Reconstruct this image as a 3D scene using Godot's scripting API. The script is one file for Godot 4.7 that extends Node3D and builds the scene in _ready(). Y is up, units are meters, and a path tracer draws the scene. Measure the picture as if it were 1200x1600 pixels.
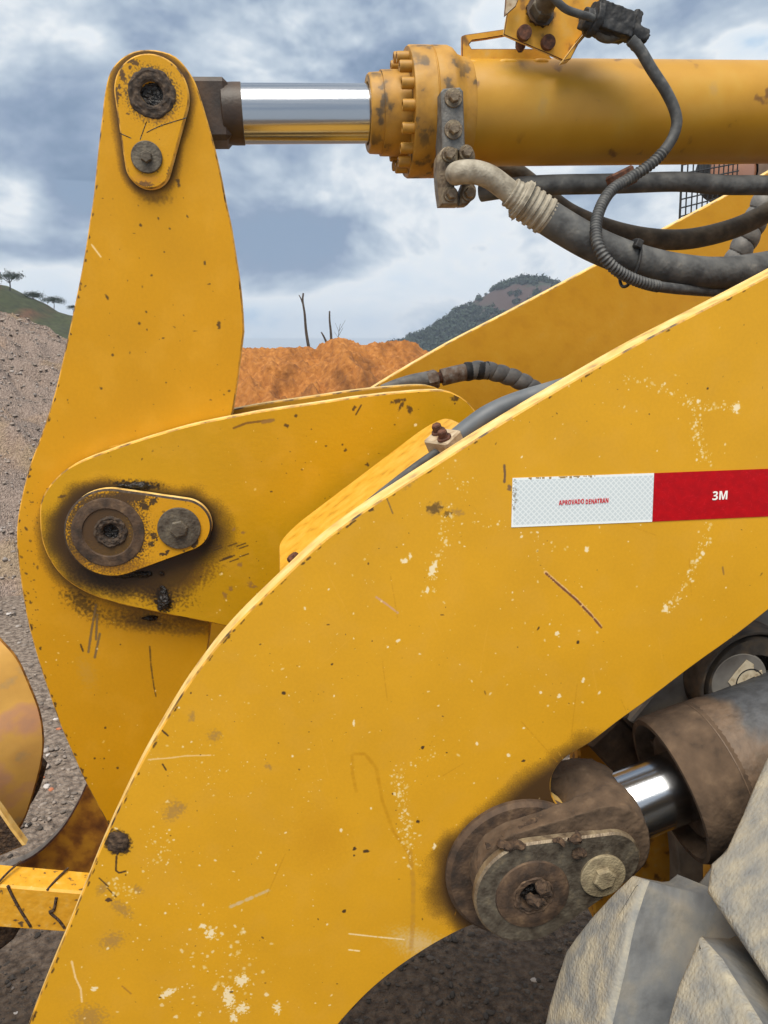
extends Node3D
# A wheel loader's lift arm linkage seen from the side in a gravel yard. y up, metres, the machine's planes lie across z.

const FOCAL := 1186.0            # focal length in pixels of the 1200 x 1600 photograph the shapes were measured on
const EYE := Vector3(0, 1.6, 0)
const GRIP := Vector3(0.9, 0, -1.25)   # base of the loader
const ARM := 0.80                # depth of the near lift arm's face
const HINGE := 1.17              # depth of the near pivot bracket's face
const LEVER := 1.203             # depth of the tilt lever's face
var look := Basis.from_euler(Vector3(deg_to_rad(-12.9), deg_to_rad(-7.9), 0))
var rng := RandomNumberGenerator.new()
var taken := {}
var M := {}
var loader: Node3D


# ---------------------------------------------------------------- measuring
func ray(x: float, y: float) -> Vector3:
	return look * Vector3((x - 600.0) / FOCAL, (800.0 - y) / FOCAL, -1.0)

func at(x: float, y: float, d: float) -> Vector3:      # the point of the plane z = -d that the photograph shows there
	var r := ray(x, y)
	return EYE + r * (d / -r.z)

func at2(x: float, y: float, d: float) -> Vector2:
	var p := at(x, y, d)
	return Vector2(p.x, p.y)

func ground_at(x: float, y: float) -> Vector3:
	var r := ray(x, y)
	return EYE + r * (EYE.y / -r.y)

func unit(x: float, y: float, d: float) -> float:       # metres per pixel there
	return (at(x, y + 1, d) - at(x, y, d)).length()


# ---------------------------------------------------------------- nodes
func numbered(called: String, parent: Node) -> String:
	var key := str(parent.get_instance_id()) + called
	var n: int = taken.get(key, 0)
	taken[key] = n + 1
	return called if n == 0 else "%s_%03d" % [called, n]

func tag(o: Node, label: String, category := "", group := "", kind := "") -> void:
	if label: o.set_meta("label", label)
	if category: o.set_meta("category", category)
	if group: o.set_meta("group", group)
	if kind: o.set_meta("kind", kind)

func put(called: String, mesh: Mesh, parent: Node, where := Transform3D(), material: Material = null) -> MeshInstance3D:
	var o := MeshInstance3D.new()
	o.name = numbered(called, parent)
	o.mesh = mesh
	if material: o.material_override = material
	if parent == loader: where.origin -= GRIP
	o.transform = where
	parent.add_child(o, true)
	return o

func frame(origin: Vector3, z: Vector3, roll := 0.0) -> Transform3D:
	z = z.normalized()
	var up := Vector3.UP if absf(z.y) < 0.95 else Vector3.RIGHT
	var x := up.cross(z).normalized()
	var b := Basis(x, z.cross(x), z)
	return Transform3D(b * Basis(Vector3(0, 0, 1), roll), origin)


# ---------------------------------------------------------------- mesh building
class MB:
	var v := PackedVector3Array()
	var n := PackedVector3Array()
	var u := PackedVector2Array()
	var c := PackedColorArray()
	var ix := PackedInt32Array()

	func tri(a: Vector3, b: Vector3, d: Vector3, na: Vector3, nb: Vector3, nd: Vector3, ua := Vector2(), ub := Vector2(), ud := Vector2()) -> void:
		var k := v.size()
		v.append(a); v.append(b); v.append(d)
		n.append(na); n.append(nb); n.append(nd)
		u.append(ua); u.append(ub); u.append(ud)
		if (b - a).cross(d - a).dot(na + nb + nd) > 0.0:
			ix.append(k); ix.append(k + 2); ix.append(k + 1)
		else:
			ix.append(k); ix.append(k + 1); ix.append(k + 2)

	func flat(a: Vector3, b: Vector3, d: Vector3, out: Vector3) -> void:
		var m := (b - a).cross(d - a).normalized()
		if m.dot(out) < 0.0: m = -m
		tri(a, b, d, m, m, m)

	func quad(a: Vector3, b: Vector3, d: Vector3, e: Vector3, out: Vector3) -> void:
		flat(a, b, d, out)
		flat(a, d, e, out)

	# rows x cols points, smooth; wrap joins the last column to the first
	func grid(p: PackedVector3Array, nr: int, nc: int, wrap := false, sgn := 1.0, us := Vector2(1, 1), cols := PackedColorArray()) -> void:
		var k := v.size()
		var nn := PackedVector3Array()
		nn.resize(nr * nc)
		var last := nc if wrap else nc - 1
		for r in nr - 1:
			for j in last:
				var j2 := (j + 1) % nc
				var a := r * nc + j
				var b := r * nc + j2
				var d := a + nc
				var e := b + nc
				var f := (p[e] - p[a]).cross(p[d] - p[b]) * sgn
				nn[a] += f; nn[b] += f; nn[d] += f; nn[e] += f
		var w := nc + 1 if wrap else nc
		for r in nr:
			for j in w:
				v.append(p[r * nc + j % nc])
				n.append(nn[r * nc + j % nc].normalized())
				u.append(Vector2(float(j) / float(w - 1) * us.x, float(r) / float(nr - 1) * us.y))
				if cols.size(): c.append(cols[r * nc + j % nc])
		for r in nr - 1:
			for j in w - 1:
				var a := k + r * w + j
				if sgn > 0.0:
					ix.append_array(PackedInt32Array([a, a + w, a + 1, a + 1, a + w, a + w + 1]))
				else:
					ix.append_array(PackedInt32Array([a, a + 1, a + w, a + 1, a + w + 1, a + w]))

	# a profile of [radius, height] turned round z; corners over 40 degrees stay sharp
	func lathe(prof: Array, segs := 32, x := Transform3D(), start := 0.0, sweep := TAU) -> void:
		var runs := []
		var run := [0]
		for i in range(1, prof.size()):
			run.append(i)
			if i < prof.size() - 1:
				var d1 := Vector2(prof[i][0] - prof[i - 1][0], prof[i][1] - prof[i - 1][1])
				var d2 := Vector2(prof[i + 1][0] - prof[i][0], prof[i + 1][1] - prof[i][1])
				if absf(d1.angle_to(d2)) > deg_to_rad(40):
					runs.append(run)
					run = [i]
		runs.append(run)
		var closed := sweep > TAU - 0.01
		var cols := segs if closed else segs + 1
		for q in runs:
			var p := PackedVector3Array()
			for i in q:
				for j in cols:
					var t := start + sweep * j / float(segs)
					p.append(x * Vector3(cos(t) * prof[i][0], sin(t) * prof[i][0], prof[i][1]))
			grid(p, q.size(), cols, closed, 1.0, Vector2(1, 0.2))

	func box(lo: Vector3, hi: Vector3, x := Transform3D(), bev := 0.0) -> void:
		var b := minf(bev, 0.49 * minf(hi.x - lo.x, minf(hi.y - lo.y, hi.z - lo.z)))
		var ctr := (lo + hi) / 2.0
		var h := (hi - lo) / 2.0
		for a in 3:
			for s in [-1.0, 1.0]:
				var e := (a + 1) % 3
				var f := (a + 2) % 3
				var q := []
				for k in [[-1, -1], [1, -1], [1, 1], [-1, 1]]:
					var w := Vector3()
					w[a] = s * h[a]; w[e] = k[0] * (h[e] - b); w[f] = k[1] * (h[f] - b)
					q.append(x * (ctr + w))
				var o := Vector3(); o[a] = s
				quad(q[0], q[1], q[2], q[3], x.basis * o)
				if b > 0.0 :
					for t in [-1.0, 1.0]:          # the bevel between this face and the next axis' face
						var r := []
						for k in [-1, 1]:
							var w1 := Vector3(); w1[a] = s * h[a]; w1[e] = t * (h[e] - b); w1[f] = k * (h[f] - b)
							var w2 := Vector3(); w2[a] = s * (h[a] - b); w2[e] = t * h[e]; w2[f] = k * (h[f] - b)
							r.append(x * (ctr + w1)); r.append(x * (ctr + w2))
						var o2 := Vector3(); o2[a] = s; o2[e] = t
						quad(r[0], r[2], r[3], r[1], x.basis * o2)
		if b > 0.0:
			for sx in [-1.0, 1.0]:
				for sy in [-1.0, 1.0]:
					for sz in [-1.0, 1.0]:
						var s3 := Vector3(sx, sy, sz)
						flat(x * (ctr + s3 * (h - Vector3(0, b, b))), x * (ctr + s3 * (h - Vector3(b, 0, b))), x * (ctr + s3 * (h - Vector3(b, b, 0))), x.basis * s3)

	func add(mesh: ArrayMesh, m: Material) -> ArrayMesh:
		var a := []
		a.resize(Mesh.ARRAY_MAX)
		a[Mesh.ARRAY_VERTEX] = v
		a[Mesh.ARRAY_NORMAL] = n
		a[Mesh.ARRAY_TEX_UV] = u
		if c.size() == v.size(): a[Mesh.ARRAY_COLOR] = c
		a[Mesh.ARRAY_INDEX] = ix
		mesh.add_surface_from_arrays(Mesh.PRIMITIVE_TRIANGLES, a)
		mesh.surface_set_material(mesh.get_surface_count() - 1, m)
		return mesh

	func done(m: Material) -> ArrayMesh:
		return add(ArrayMesh.new(), m)


# smooth line through points [x, y] or [x, y, 1] (1 = a corner)
func smooth(ps: Array, closed: bool, step := 8.0) -> PackedVector2Array:
	var out := PackedVector2Array()
	var n := ps.size()
	for i in (n if closed else n - 1):
		var a: Array = ps[i]
		var b: Array = ps[(i + 1) % n]
		var p1 := Vector2(a[0], a[1])
		var p2 := Vector2(b[0], b[1])
		var p0 := p1
		var p3 := p2
		if a.size() < 3 and (closed or i > 0): p0 = Vector2(ps[(i + n - 1) % n][0], ps[(i + n - 1) % n][1])
		if b.size() < 3 and (closed or i < n - 2): p3 = Vector2(ps[(i + 2) % n][0], ps[(i + 2) % n][1])
		var k := clampi(int(p1.distance_to(p2) / step), 1, 14)
		var l := p1.distance_to(p2)
		var m1 := (p2 - p0).normalized() * l if p0 != p1 else p2 - p1
		var m2 := (p3 - p1).normalized() * l if p3 != p2 else p2 - p1
		for j in k:
			var t := j / float(k)
			var t2 := t * t
			var t3 := t2 * t
			out.append(p1 * (2 * t3 - 3 * t2 + 1) + m1 * (t3 - 2 * t2 + t) + p2 * (-2 * t3 + 3 * t2) + m2 * (t3 - t2))
	if not closed: out.append(Vector2(ps[n - 1][0], ps[n - 1][1]))
	return out

# that line on the plane at depth d, in metres
func outline(ps: Array, d: float, step := 8.0) -> PackedVector2Array:
	var out := PackedVector2Array()
	for p in smooth(ps, true, step): out.append(at2(p.x, p.y, d))
	var area := 0.0
	for i in out.size(): area += out[i].cross(out[(i + 1) % out.size()])
	if area < 0: out.reverse()
	return out

# the outline round two circles (a racetrack that may taper)
func tapered(a: Vector2, ra: float, b: Vector2, rb: float, k := 28) -> PackedVector2Array:
	var out := PackedVector2Array()
	var d := b - a
	var base := d.angle()
	var half := acos((ra - rb) / d.length())
	for i in k + 1:
		var t := base + half + (TAU - 2 * half) * i / k
		out.append(a + Vector2(cos(t), sin(t)) * ra)
	for i in k + 1:
		var t := base - half + 2 * half * i / k
		out.append(b + Vector2(cos(t), sin(t)) * rb)
	return out

func disc(c: Vector2, r: float, k := 40) -> PackedVector2Array:
	var out := PackedVector2Array()
	for i in k: out.append(c + Vector2(cos(TAU * i / k), sin(TAU * i / k)) * r)
	return out

func grown(pts: PackedVector2Array, by: float) -> PackedVector2Array:    # by < 0 shrinks; pts run anticlockwise
	var out := PackedVector2Array()
	var n := pts.size()
	for i in n:
		var e1 := (pts[i] - pts[(i + n - 1) % n]).normalized()
		var e2 := (pts[(i + 1) % n] - pts[i]).normalized()
		var m := Vector2(e1.y, -e1.x) + Vector2(e2.y, -e2.x)
		m = m.normalized()
		out.append(pts[i] + m * by / maxf(0.5, m.dot(Vector2(e1.y, -e1.x))))
	return out

# a flame-cut plate: faces, worn chamfer and edge as three surfaces. pts in metres across z = zf
func plate(pts: PackedVector2Array, zf: float, th: float, bev: float, face: Material, cham: Material, edge: Material, lo := Vector2(), size := Vector2(1, 1), hole := Vector3()) -> ArrayMesh:
	var area := 0.0
	for i in pts.size(): area += pts[i].cross(pts[(i + 1) % pts.size()])
	if area < 0: pts.reverse()
	var n := pts.size()
	var ins := grown(pts, -bev)
	var mesh := ArrayMesh.new()
	var f := MB.new()
	var uv := func(p: Vector2) -> Vector2: return Vector2((p.x - lo.x) / size.x, 1.0 - (p.y - lo.y) / size.y)
	var z3 := Vector3(0, 0, 1)
	if hole.z > 0.0:
		var hc := Vector2(hole.x, hole.y)
		for i in n:
			var a := ins[i]
			var b := ins[(i + 1) % n]
			var ha := hc + (a - hc).normalized() * hole.z
			var hb := hc + (b - hc).normalized() * hole.z
			for t in [[a, b, hb], [a, hb, ha]]:
				f.tri(Vector3(t[0].x, t[0].y, zf), Vector3(t[1].x, t[1].y, zf), Vector3(t[2].x, t[2].y, zf), z3, z3, z3, uv.call(t[0]), uv.call(t[1]), uv.call(t[2]))
			f.quad(Vector3(ha.x, ha.y, zf), Vector3(hb.x, hb.y, zf), Vector3(hb.x, hb.y, zf - th), Vector3(ha.x, ha.y, zf - th), Vector3(hc.x - ha.x, hc.y - ha.y, 0))
	else:
		var big := PackedVector2Array()
		for q in ins: big.append((q - ins[0]) * 200.0)
		var idx := Geometry2D.triangulate_polygon(big)
		for s in [1.0, -1.0]:
			var z := zf if s > 0 else zf - th
			for i in range(0, idx.size(), 3):
				var a := ins[idx[i]]
				var b := ins[idx[i + 1]]
				var d := ins[idx[i + 2]]
				f.tri(Vector3(a.x, a.y, z), Vector3(b.x, b.y, z), Vector3(d.x, d.y, z), z3 * s, z3 * s, z3 * s, uv.call(a), uv.call(b), uv.call(d))
	f.add(mesh, face)
	var nrm := []
	for i in n:
		var e1 := (pts[i] - pts[(i + n - 1) % n]).normalized()
		var e2 := (pts[(i + 1) % n] - pts[i]).normalized()
		var n1 := Vector3(e1.y, -e1.x, 0)
		var n2 := Vector3(e2.y, -e2.x, 0)
		nrm.append([n1, n2] if n1.dot(n2) < 0.82 else [(n1 + n2).normalized(), (n1 + n2).normalized()])
	var ch := MB.new()
	var ed := MB.new()
	var along := 0.0
	for i in n:
		var j := (i + 1) % n
		var na: Vector3 = nrm[i][1]
		var nb: Vector3 = nrm[j][0]
		var l := pts[i].distance_to(pts[j])
		for s in [1.0, -1.0]:
			var z := zf if s > 0 else zf - th
			var a := Vector3(ins[i].x, ins[i].y, z)
			var b := Vector3(ins[j].x, ins[j].y, z)
			var c := Vector3(pts[j].x, pts[j].y, z - s * bev)
			var d := Vector3(pts[i].x, pts[i].y, z - s * bev)
			var ca: Vector3 = (na + z3 * s).normalized()
			var cb: Vector3 = (nb + z3 * s).normalized()
			ch.tri(a, b, c, ca, cb, cb)
			ch.tri(a, c, d, ca, cb, ca)
		var p := Vector3(pts[i].x, pts[i].y, zf - bev)
		var q := Vector3(pts[j].x, pts[j].y, zf - bev)
		var back := Vector3(0, 0, -(th - 2 * bev))
		ed.tri(p, q, q + back, na, nb, nb, Vector2(along, 0), Vector2(along + l, 0), Vector2(along + l, th))
		ed.tri(p, q + back, p + back, na, nb, na, Vector2(along, 0), Vector2(along + l, th), Vector2(along, th))
		along += l
	ch.add(mesh, cham)
	ed.add(mesh, edge)
	return mesh

# smooth line through points in space
func course(ps: Array, k := 10) -> PackedVector3Array:
	var out := PackedVector3Array()
	for i in ps.size() - 1:
		var p0: Vector3 = ps[maxi(i - 1, 0)]
		var p1: Vector3 = ps[i]
		var p2: Vector3 = ps[i + 1]
		var p3: Vector3 = ps[mini(i + 2, ps.size() - 1)]
		for j in k: out.append(p1.cubic_interpolate(p2, p0, p3, j / float(k)))
	out.append(ps[ps.size() - 1])
	return out

# a pipe along a line; radius.call(length, angle) gives its radius
func pipe(m: MB, line: PackedVector3Array, radius: Callable, segs := 18, capped := true) -> void:
	var p := PackedVector3Array()
	var t := (line[1] - line[0]).normalized()
	var side := t.cross(Vector3(0.3, 0.2, 1)).normalized()
	var len := 0.0
	var rows := line.size()
	for i in rows:
		var d := (line[mini(i + 1, rows - 1)] - line[maxi(i - 1, 0)]).normalized()
		side = (side - d * side.dot(d)).normalized()
		var up := d.cross(side)
		if i > 0: len += line[i].distance_to(line[i - 1])
		for j in segs:
			var a := TAU * j / segs
			p.append(line[i] + (side * cos(a) + up * sin(a)) * float(radius.call(len, a)))
	m.grid(p, rows, segs, true, 1.0, Vector2(1, len * 6))
	if capped:
		for e in [0, rows - 1]:
			var ctr: Vector3 = line[e]
			var o := line[0] - line[1] if e == 0 else line[e] - line[e - 1]
			for j in segs: m.flat(ctr, p[e * segs + j], p[e * segs + (j + 1) % segs], o)

# resample a line at an even step
func even(line: PackedVector3Array, step: float) -> PackedVector3Array:
	var out := PackedVector3Array([line[0]])
	var left := step
	for i in line.size() - 1:
		var a := line[i]
		var b := line[i + 1]
		var l := a.distance_to(b)
		var d := left
		while d <= l:
			out.append(a.lerp(b, d / l))
			d += step
		left = d - l
	return out

# surface nets round a distance field
func nets(f: Callable, lo: Vector3, hi: Vector3, cell: float, m: Material) -> ArrayMesh:
	var nx := int((hi.x - lo.x) / cell) + 2
	var ny := int((hi.y - lo.y) / cell) + 2
	var nz := int((hi.z - lo.z) / cell) + 2
	var d := PackedFloat32Array()
	d.resize(nx * ny * nz)
	var i := 0
	for z in nz:
		for y in ny:
			for x in nx:
				d[i] = f.call(lo + Vector3(x, y, z) * cell)
				i += 1
	var b := MB.new()
	var where := PackedInt32Array()
	where.resize(nx * ny * nz)
	where.fill(-1)
	var sx := [0, 1, 0, 1, 0, 1, 0, 1]
	var sy := [0, 0, 1, 1, 0, 0, 1, 1]
	var sz := [0, 0, 0, 0, 1, 1, 1, 1]
	var edges := [[0, 1], [2, 3], [4, 5], [6, 7], [0, 2], [1, 3], [4, 6], [5, 7], [0, 4], [1, 5], [2, 6], [3, 7]]
	for z in nz - 1:
		for y in ny - 1:
			for x in nx - 1:
				var at0 := x + nx * (y + ny * z)
				var inside := 0
				var q := []
				for k in 8:
					var w: float = d[at0 + sx[k] + nx * (sy[k] + ny * sz[k])]
					q.append(w)
					if w < 0: inside += 1
				if inside == 0 or inside == 8: continue
				var sum := Vector3()
				var cnt := 0
				for e in edges:
					var a: float = q[e[0]]
					var c: float = q[e[1]]
					if (a < 0) != (c < 0):
						var t := a / (a - c)
						sum += Vector3(sx[e[0]], sy[e[0]], sz[e[0]]).lerp(Vector3(sx[e[1]], sy[e[1]], sz[e[1]]), t)
						cnt += 1
				where[at0] = b.v.size()
				b.v.append(lo + (Vector3(x, y, z) + sum / cnt) * cell)
				b.n.append(Vector3(q[1] + q[3] + q[5] + q[7] - q[0] - q[2] - q[4] - q[6], q[2] + q[3] + q[6] + q[7] - q[0] - q[1] - q[4] - q[5], q[4] + q[5] + q[6] + q[7] - q[0] - q[1] - q[2] - q[3]).normalized())
				b.u.append(Vector2())
	var step := [1, nx, nx * ny]
	for z in range(1, nz - 1):
		for y in range(1, ny - 1):
			for x in range(1, nx - 1):
				var at0 := x + nx * (y + ny * z)
				for a in 3:
					var s: bool = d[at0] < 0
					if s == (d[at0 + step[a]] < 0): continue
					var e: int = step[(a + 1) % 3]
					var g: int = step[(a + 2) % 3]
					var v0 := where[at0]
					var v1 := where[at0 - e]
					var v2 := where[at0 - e - g]
					var v3 := where[at0 - g]
					if v0 < 0 or v1 < 0 or v2 < 0 or v3 < 0: continue
					if s: b.ix.append_array(PackedInt32Array([v0, v2, v1, v0, v3, v2]))
					else: b.ix.append_array(PackedInt32Array([v0, v1, v2, v0, v2, v3]))
	return b.done(m)


# ---------------------------------------------------------------- materials
func fnl(seed_: int, freq: float, octaves := 4, kind := FastNoiseLite.TYPE_SIMPLEX_SMOOTH) -> FastNoiseLite:
	var f := FastNoiseLite.new()
	f.seed = seed_
	f.frequency = freq
	f.noise_type = kind
	f.fractal_type = FastNoiseLite.FRACTAL_FBM
	f.fractal_octaves = octaves
	return f

func rgb(r: float, g: float, b: float) -> Color:
	return Color(r / 255.0, g / 255.0, b / 255.0)

func ntex(stops: Array, seed_: int, freq: float, octaves := 5, size := 256, kind := FastNoiseLite.TYPE_SIMPLEX_SMOOTH) -> NoiseTexture2D:
	var t := NoiseTexture2D.new()
	t.width = size
	t.height = size
	t.seamless = true
	t.noise = fnl(seed_, freq, octaves, kind)
	if stops.size():
		var g := Gradient.new()
		g.offsets = PackedFloat32Array(stops.map(func(s): return s[0]))
		g.colors = PackedColorArray(stops.map(func(s): return s[1]))
		t.color_ramp = g
	return t

func mat(tex: Texture2D, rough := 0.7, metal := 0.0, scale := 4.0, bump: Texture2D = null, height := 0.1) -> StandardMaterial3D:
	var m := StandardMaterial3D.new()
	m.albedo_texture = tex
	m.roughness = rough
	m.metallic = metal
	m.uv1_triplanar = true
	m.uv1_scale = Vector3.ONE * scale
	m.uv1_triplanar_sharpness = 4.0
	if bump:
		m.heightmap_enabled = true
		m.heightmap_texture = bump
		m.heightmap_scale = height
	return m


# a painted sheet of steel: a picture in metres across the plate, marks laid on it where the plate is chipped, scratched and greasy
class Sheet:
	var w: int
	var h: int
	var lo: Vector2
	var ppm: float
	var px: PackedByteArray
	var nz: PackedByteArray      # 512 x 512 fine noise
	var nl: PackedByteArray      # 512 x 512 broad noise
	var rng: RandomNumberGenerator

	func _init(lo_: Vector2, hi: Vector2, ppm_: float, fine: PackedByteArray, broad: PackedByteArray, r: RandomNumberGenerator, base: Vector3, dust: Vector3, off := 0) -> void:
		lo = lo_
		ppm = ppm_
		w = int((hi.x - lo.x) * ppm)
		h = int((hi.y - lo.y) * ppm)
		nz = fine
		nl = broad
		rng = r
		px.resize(w * h * 3)
		var k := 0
		for y in h:
			for x in w:
				var f := float(nz[((y + off) & 511) * 512 + (x & 511)]) / 255.0 - 0.5
				var xx := ((x >> 1) + off) & 511
				var b := float(nl[((y >> 1) & 511) * 512 + xx]) / 255.0
				var s := 0.985 + 0.03 * f + 0.05 * (b - 0.5)
				var d := clampf((float(nl[((y + 77) & 511) * 512 + ((x + off + 190) & 511)]) / 255.0 - 0.52) * 0.9, 0.0, 0.20)
				px[k] = clampi(int((base.x + (dust.x - base.x) * d) * s), 0, 255)
				px[k + 1] = clampi(int((base.y + (dust.y - base.y) * d) * s), 0, 255)
				px[k + 2] = clampi(int((base.z + (dust.z - base.z) * d) * s), 0, 255)
				k += 3

	func mix(x: int, y: int, col: Vector3, a: float) -> void:
		if x < 0 or y < 0 or x >= w or y >= h or a <= 0.0: return
		a = minf(a, 1.0)
		var k := (y * w + x) * 3
		px[k] = int(px[k] + (col.x - px[k]) * a)
		px[k + 1] = int(px[k + 1] + (col.y - px[k + 1]) * a)
		px[k + 2] = int(px[k + 2] + (col.z - px[k + 2]) * a)

	func noise(x: int, y: int) -> float:
		return nz[((y + 8192) & 511) * 512 + ((x + 8192) & 511)] / 255.0

	# an irregular patch at p, radii in metres
	func blot(p: Vector2, rx: float, ry: float, col: Vector3, a := 1.0, ragged := 0.8, soft := 0.25, turn := 0.0) -> void:
		var cx := (p.x - lo.x) * ppm
		var cy := h - (p.y - lo.y) * ppm
		var ex := maxf(rx, ry) * ppm * 1.3 + 1.5
		var co := cos(turn)
		var si := sin(turn)
		var ax := maxf(rx * ppm, 0.6)
		var ay := maxf(ry * ppm, 0.6)
		var shift := rng.randi_range(0, 511)
		for y in range(int(cy - ex), int(cy + ex) + 1):
			for x in range(int(cx - ex), int(cx + ex) + 1):
				var dx := x + 0.5 - cx
				var dy := y + 0.5 - cy
				var q := Vector2((dx * co - dy * si) / ax, (dx * si + dy * co) / ay).length()
				var e := 1.0 - q + (noise(x + shift, y) - 0.5) * ragged
				mix(x, y, col, clampf(e / soft, 0.0, 1.0) * a)

	# a scratch through points, broken where noise is low
	func scratch(ps: Array, width: float, col: Vector3, a := 1.0, broken := 0.3) -> void:
		for i in ps.size() - 1:
			var p: Vector2 = ps[i]
			var q: Vector2 = ps[i + 1]
			var n := int(p.distance_to(q) * ppm * 1.5) + 1
			for j in n:
				var t := p.lerp(q, j / float(n))
				var x := (t.x - lo.x) * ppm
				var y := h - (t.y - lo.y) * ppm
				if noise(int(x) * 3, int(y) * 3) < broken: continue
				var r := width * ppm * 0.5 * (0.6 + 0.8 * noise(int(x) * 2, int(y) * 5))
				var k := int(ceil(r))
				for yy in range(-k, k + 1):
					for xx in range(-k, k + 1):
						var c := Vector2(int(x) + xx + 0.5 - x, int(y) + yy + 0.5 - y).length()
						mix(int(x) + xx, int(y) + yy, col, clampf(r + 0.5 - c, 0.0, 1.0) * a)

	# dark grease flung round a pin boss: distance from a tapered racetrack
	func grease(a: Vector2, ra: float, b: Vector2, rb: float, reach: float, col: Vector3, strength := 1.0, down := 1.0) -> void:
		var m := maxf(ra, rb) + reach * 2.5
		var x0 := int((minf(a.x, b.x) - m - lo.x) * ppm)
		var x1 := int((maxf(a.x, b.x) + m - lo.x) * ppm)
		var y0 := int(h - (maxf(a.y, b.y) + m - lo.y) * ppm)
		var y1 := int(h - (minf(a.y, b.y) - m - lo.y) * ppm)
		var ab := b - a
		for y in range(maxi(y0, 0), mini(y1, h)):
			for x in range(maxi(x0, 0), mini(x1, w)):
				var p := Vector2(lo.x + (x + 0.5) / ppm, lo.y + (h - y - 0.5) / ppm)
				var t := clampf((p - a).dot(ab) / ab.length_squared(), 0.0, 1.0) if ab.length_squared() > 0 else 0.0
				var o := p - a - ab * t
				var d := o.length() - lerpf(ra, rb, t)
				var r := reach * (1.0 + (down - 1.0) * clampf(0.5 - o.normalized().y * 0.5, 0.0, 1.0)) * (0.65 + 0.7 * nl[(y & 511) * 512 + ((x + 128) & 511)] / 255.0)
				var e := 1.0 - d / r
				if e <= 0.0: continue
				var g := noise(x * 2, y * 2)
				mix(x, y, col, clampf(e * 1.35 - 0.25 + (g - 0.5) * 0.45 * (1.15 - minf(e, 1.0)), 0.0, 0.92) * strength)

	func tex() -> ImageTexture:
		return ImageTexture.create_from_image(Image.create_from_data(w, h, false, Image.FORMAT_RGB8, px))


# ================================================================ the scene
func _ready() -> void:
	rng.seed = 41
	var cam := Camera3D.new()
	cam.name = "camera"
	cam.fov = rad_to_deg(2.0 * atan(800.0 / FOCAL))
	cam.near = 0.02
	cam.far = 4000.0
	cam.transform = Transform3D(look, EYE)
	add_child(cam)
	cam.current = true
	var we := WorldEnvironment.new()
	we.name = "world_environment"
	var env := Environment.new()
	env.background_mode = Environment.BG_SKY
	env.sky = Sky.new()
	env.sky.sky_material = cloudy_sky()
	env.background_energy_multiplier = 1.0
	env.tonemap_mode = Environment.TONE_MAPPER_LINEAR
	env.tonemap_exposure = 1.0
	env.sdfgi_enabled = true
	env.ssao_enabled = true
	env.ssil_enabled = true
	env.fog_enabled = true
	env.fog_density = 0.0005
	env.fog_light_color = rgb(190, 205, 225)
	we.environment = env
	add_child(we)
	var sun := DirectionalLight3D.new()
	sun.name = "sun"
	sun.light_energy = 1.6
	sun.light_color = Color(1.0, 0.965, 0.91)
	sun.light_angular_distance = 42.0
	sun.shadow_enabled = true
	sun.transform = Transform3D(Basis.looking_at(Vector3(0.20, -1.0, -0.46), Vector3.UP), Vector3(0, 20, 0))
	add_child(sun)

	make_materials()
	make_ground()
	make_hills()
	loader = Node3D.new()
	loader.name = "wheel_loader"
	loader.position = GRIP
	add_child(loader)
	tag(loader, "worn yellow wheel loader close up, lift arms and tilt cylinder over its bucket", "wheel loader")
	make_arms()
	make_pivot()
	make_lever()
	make_tilt_cylinder()
	make_lift_cylinder()
	make_front_frame()
	make_tyre()
	make_bucket()
	make_hoses()
	make_sensor()
	make_guard()
	make_piles()
	make_trees()
	make_stones()


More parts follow.
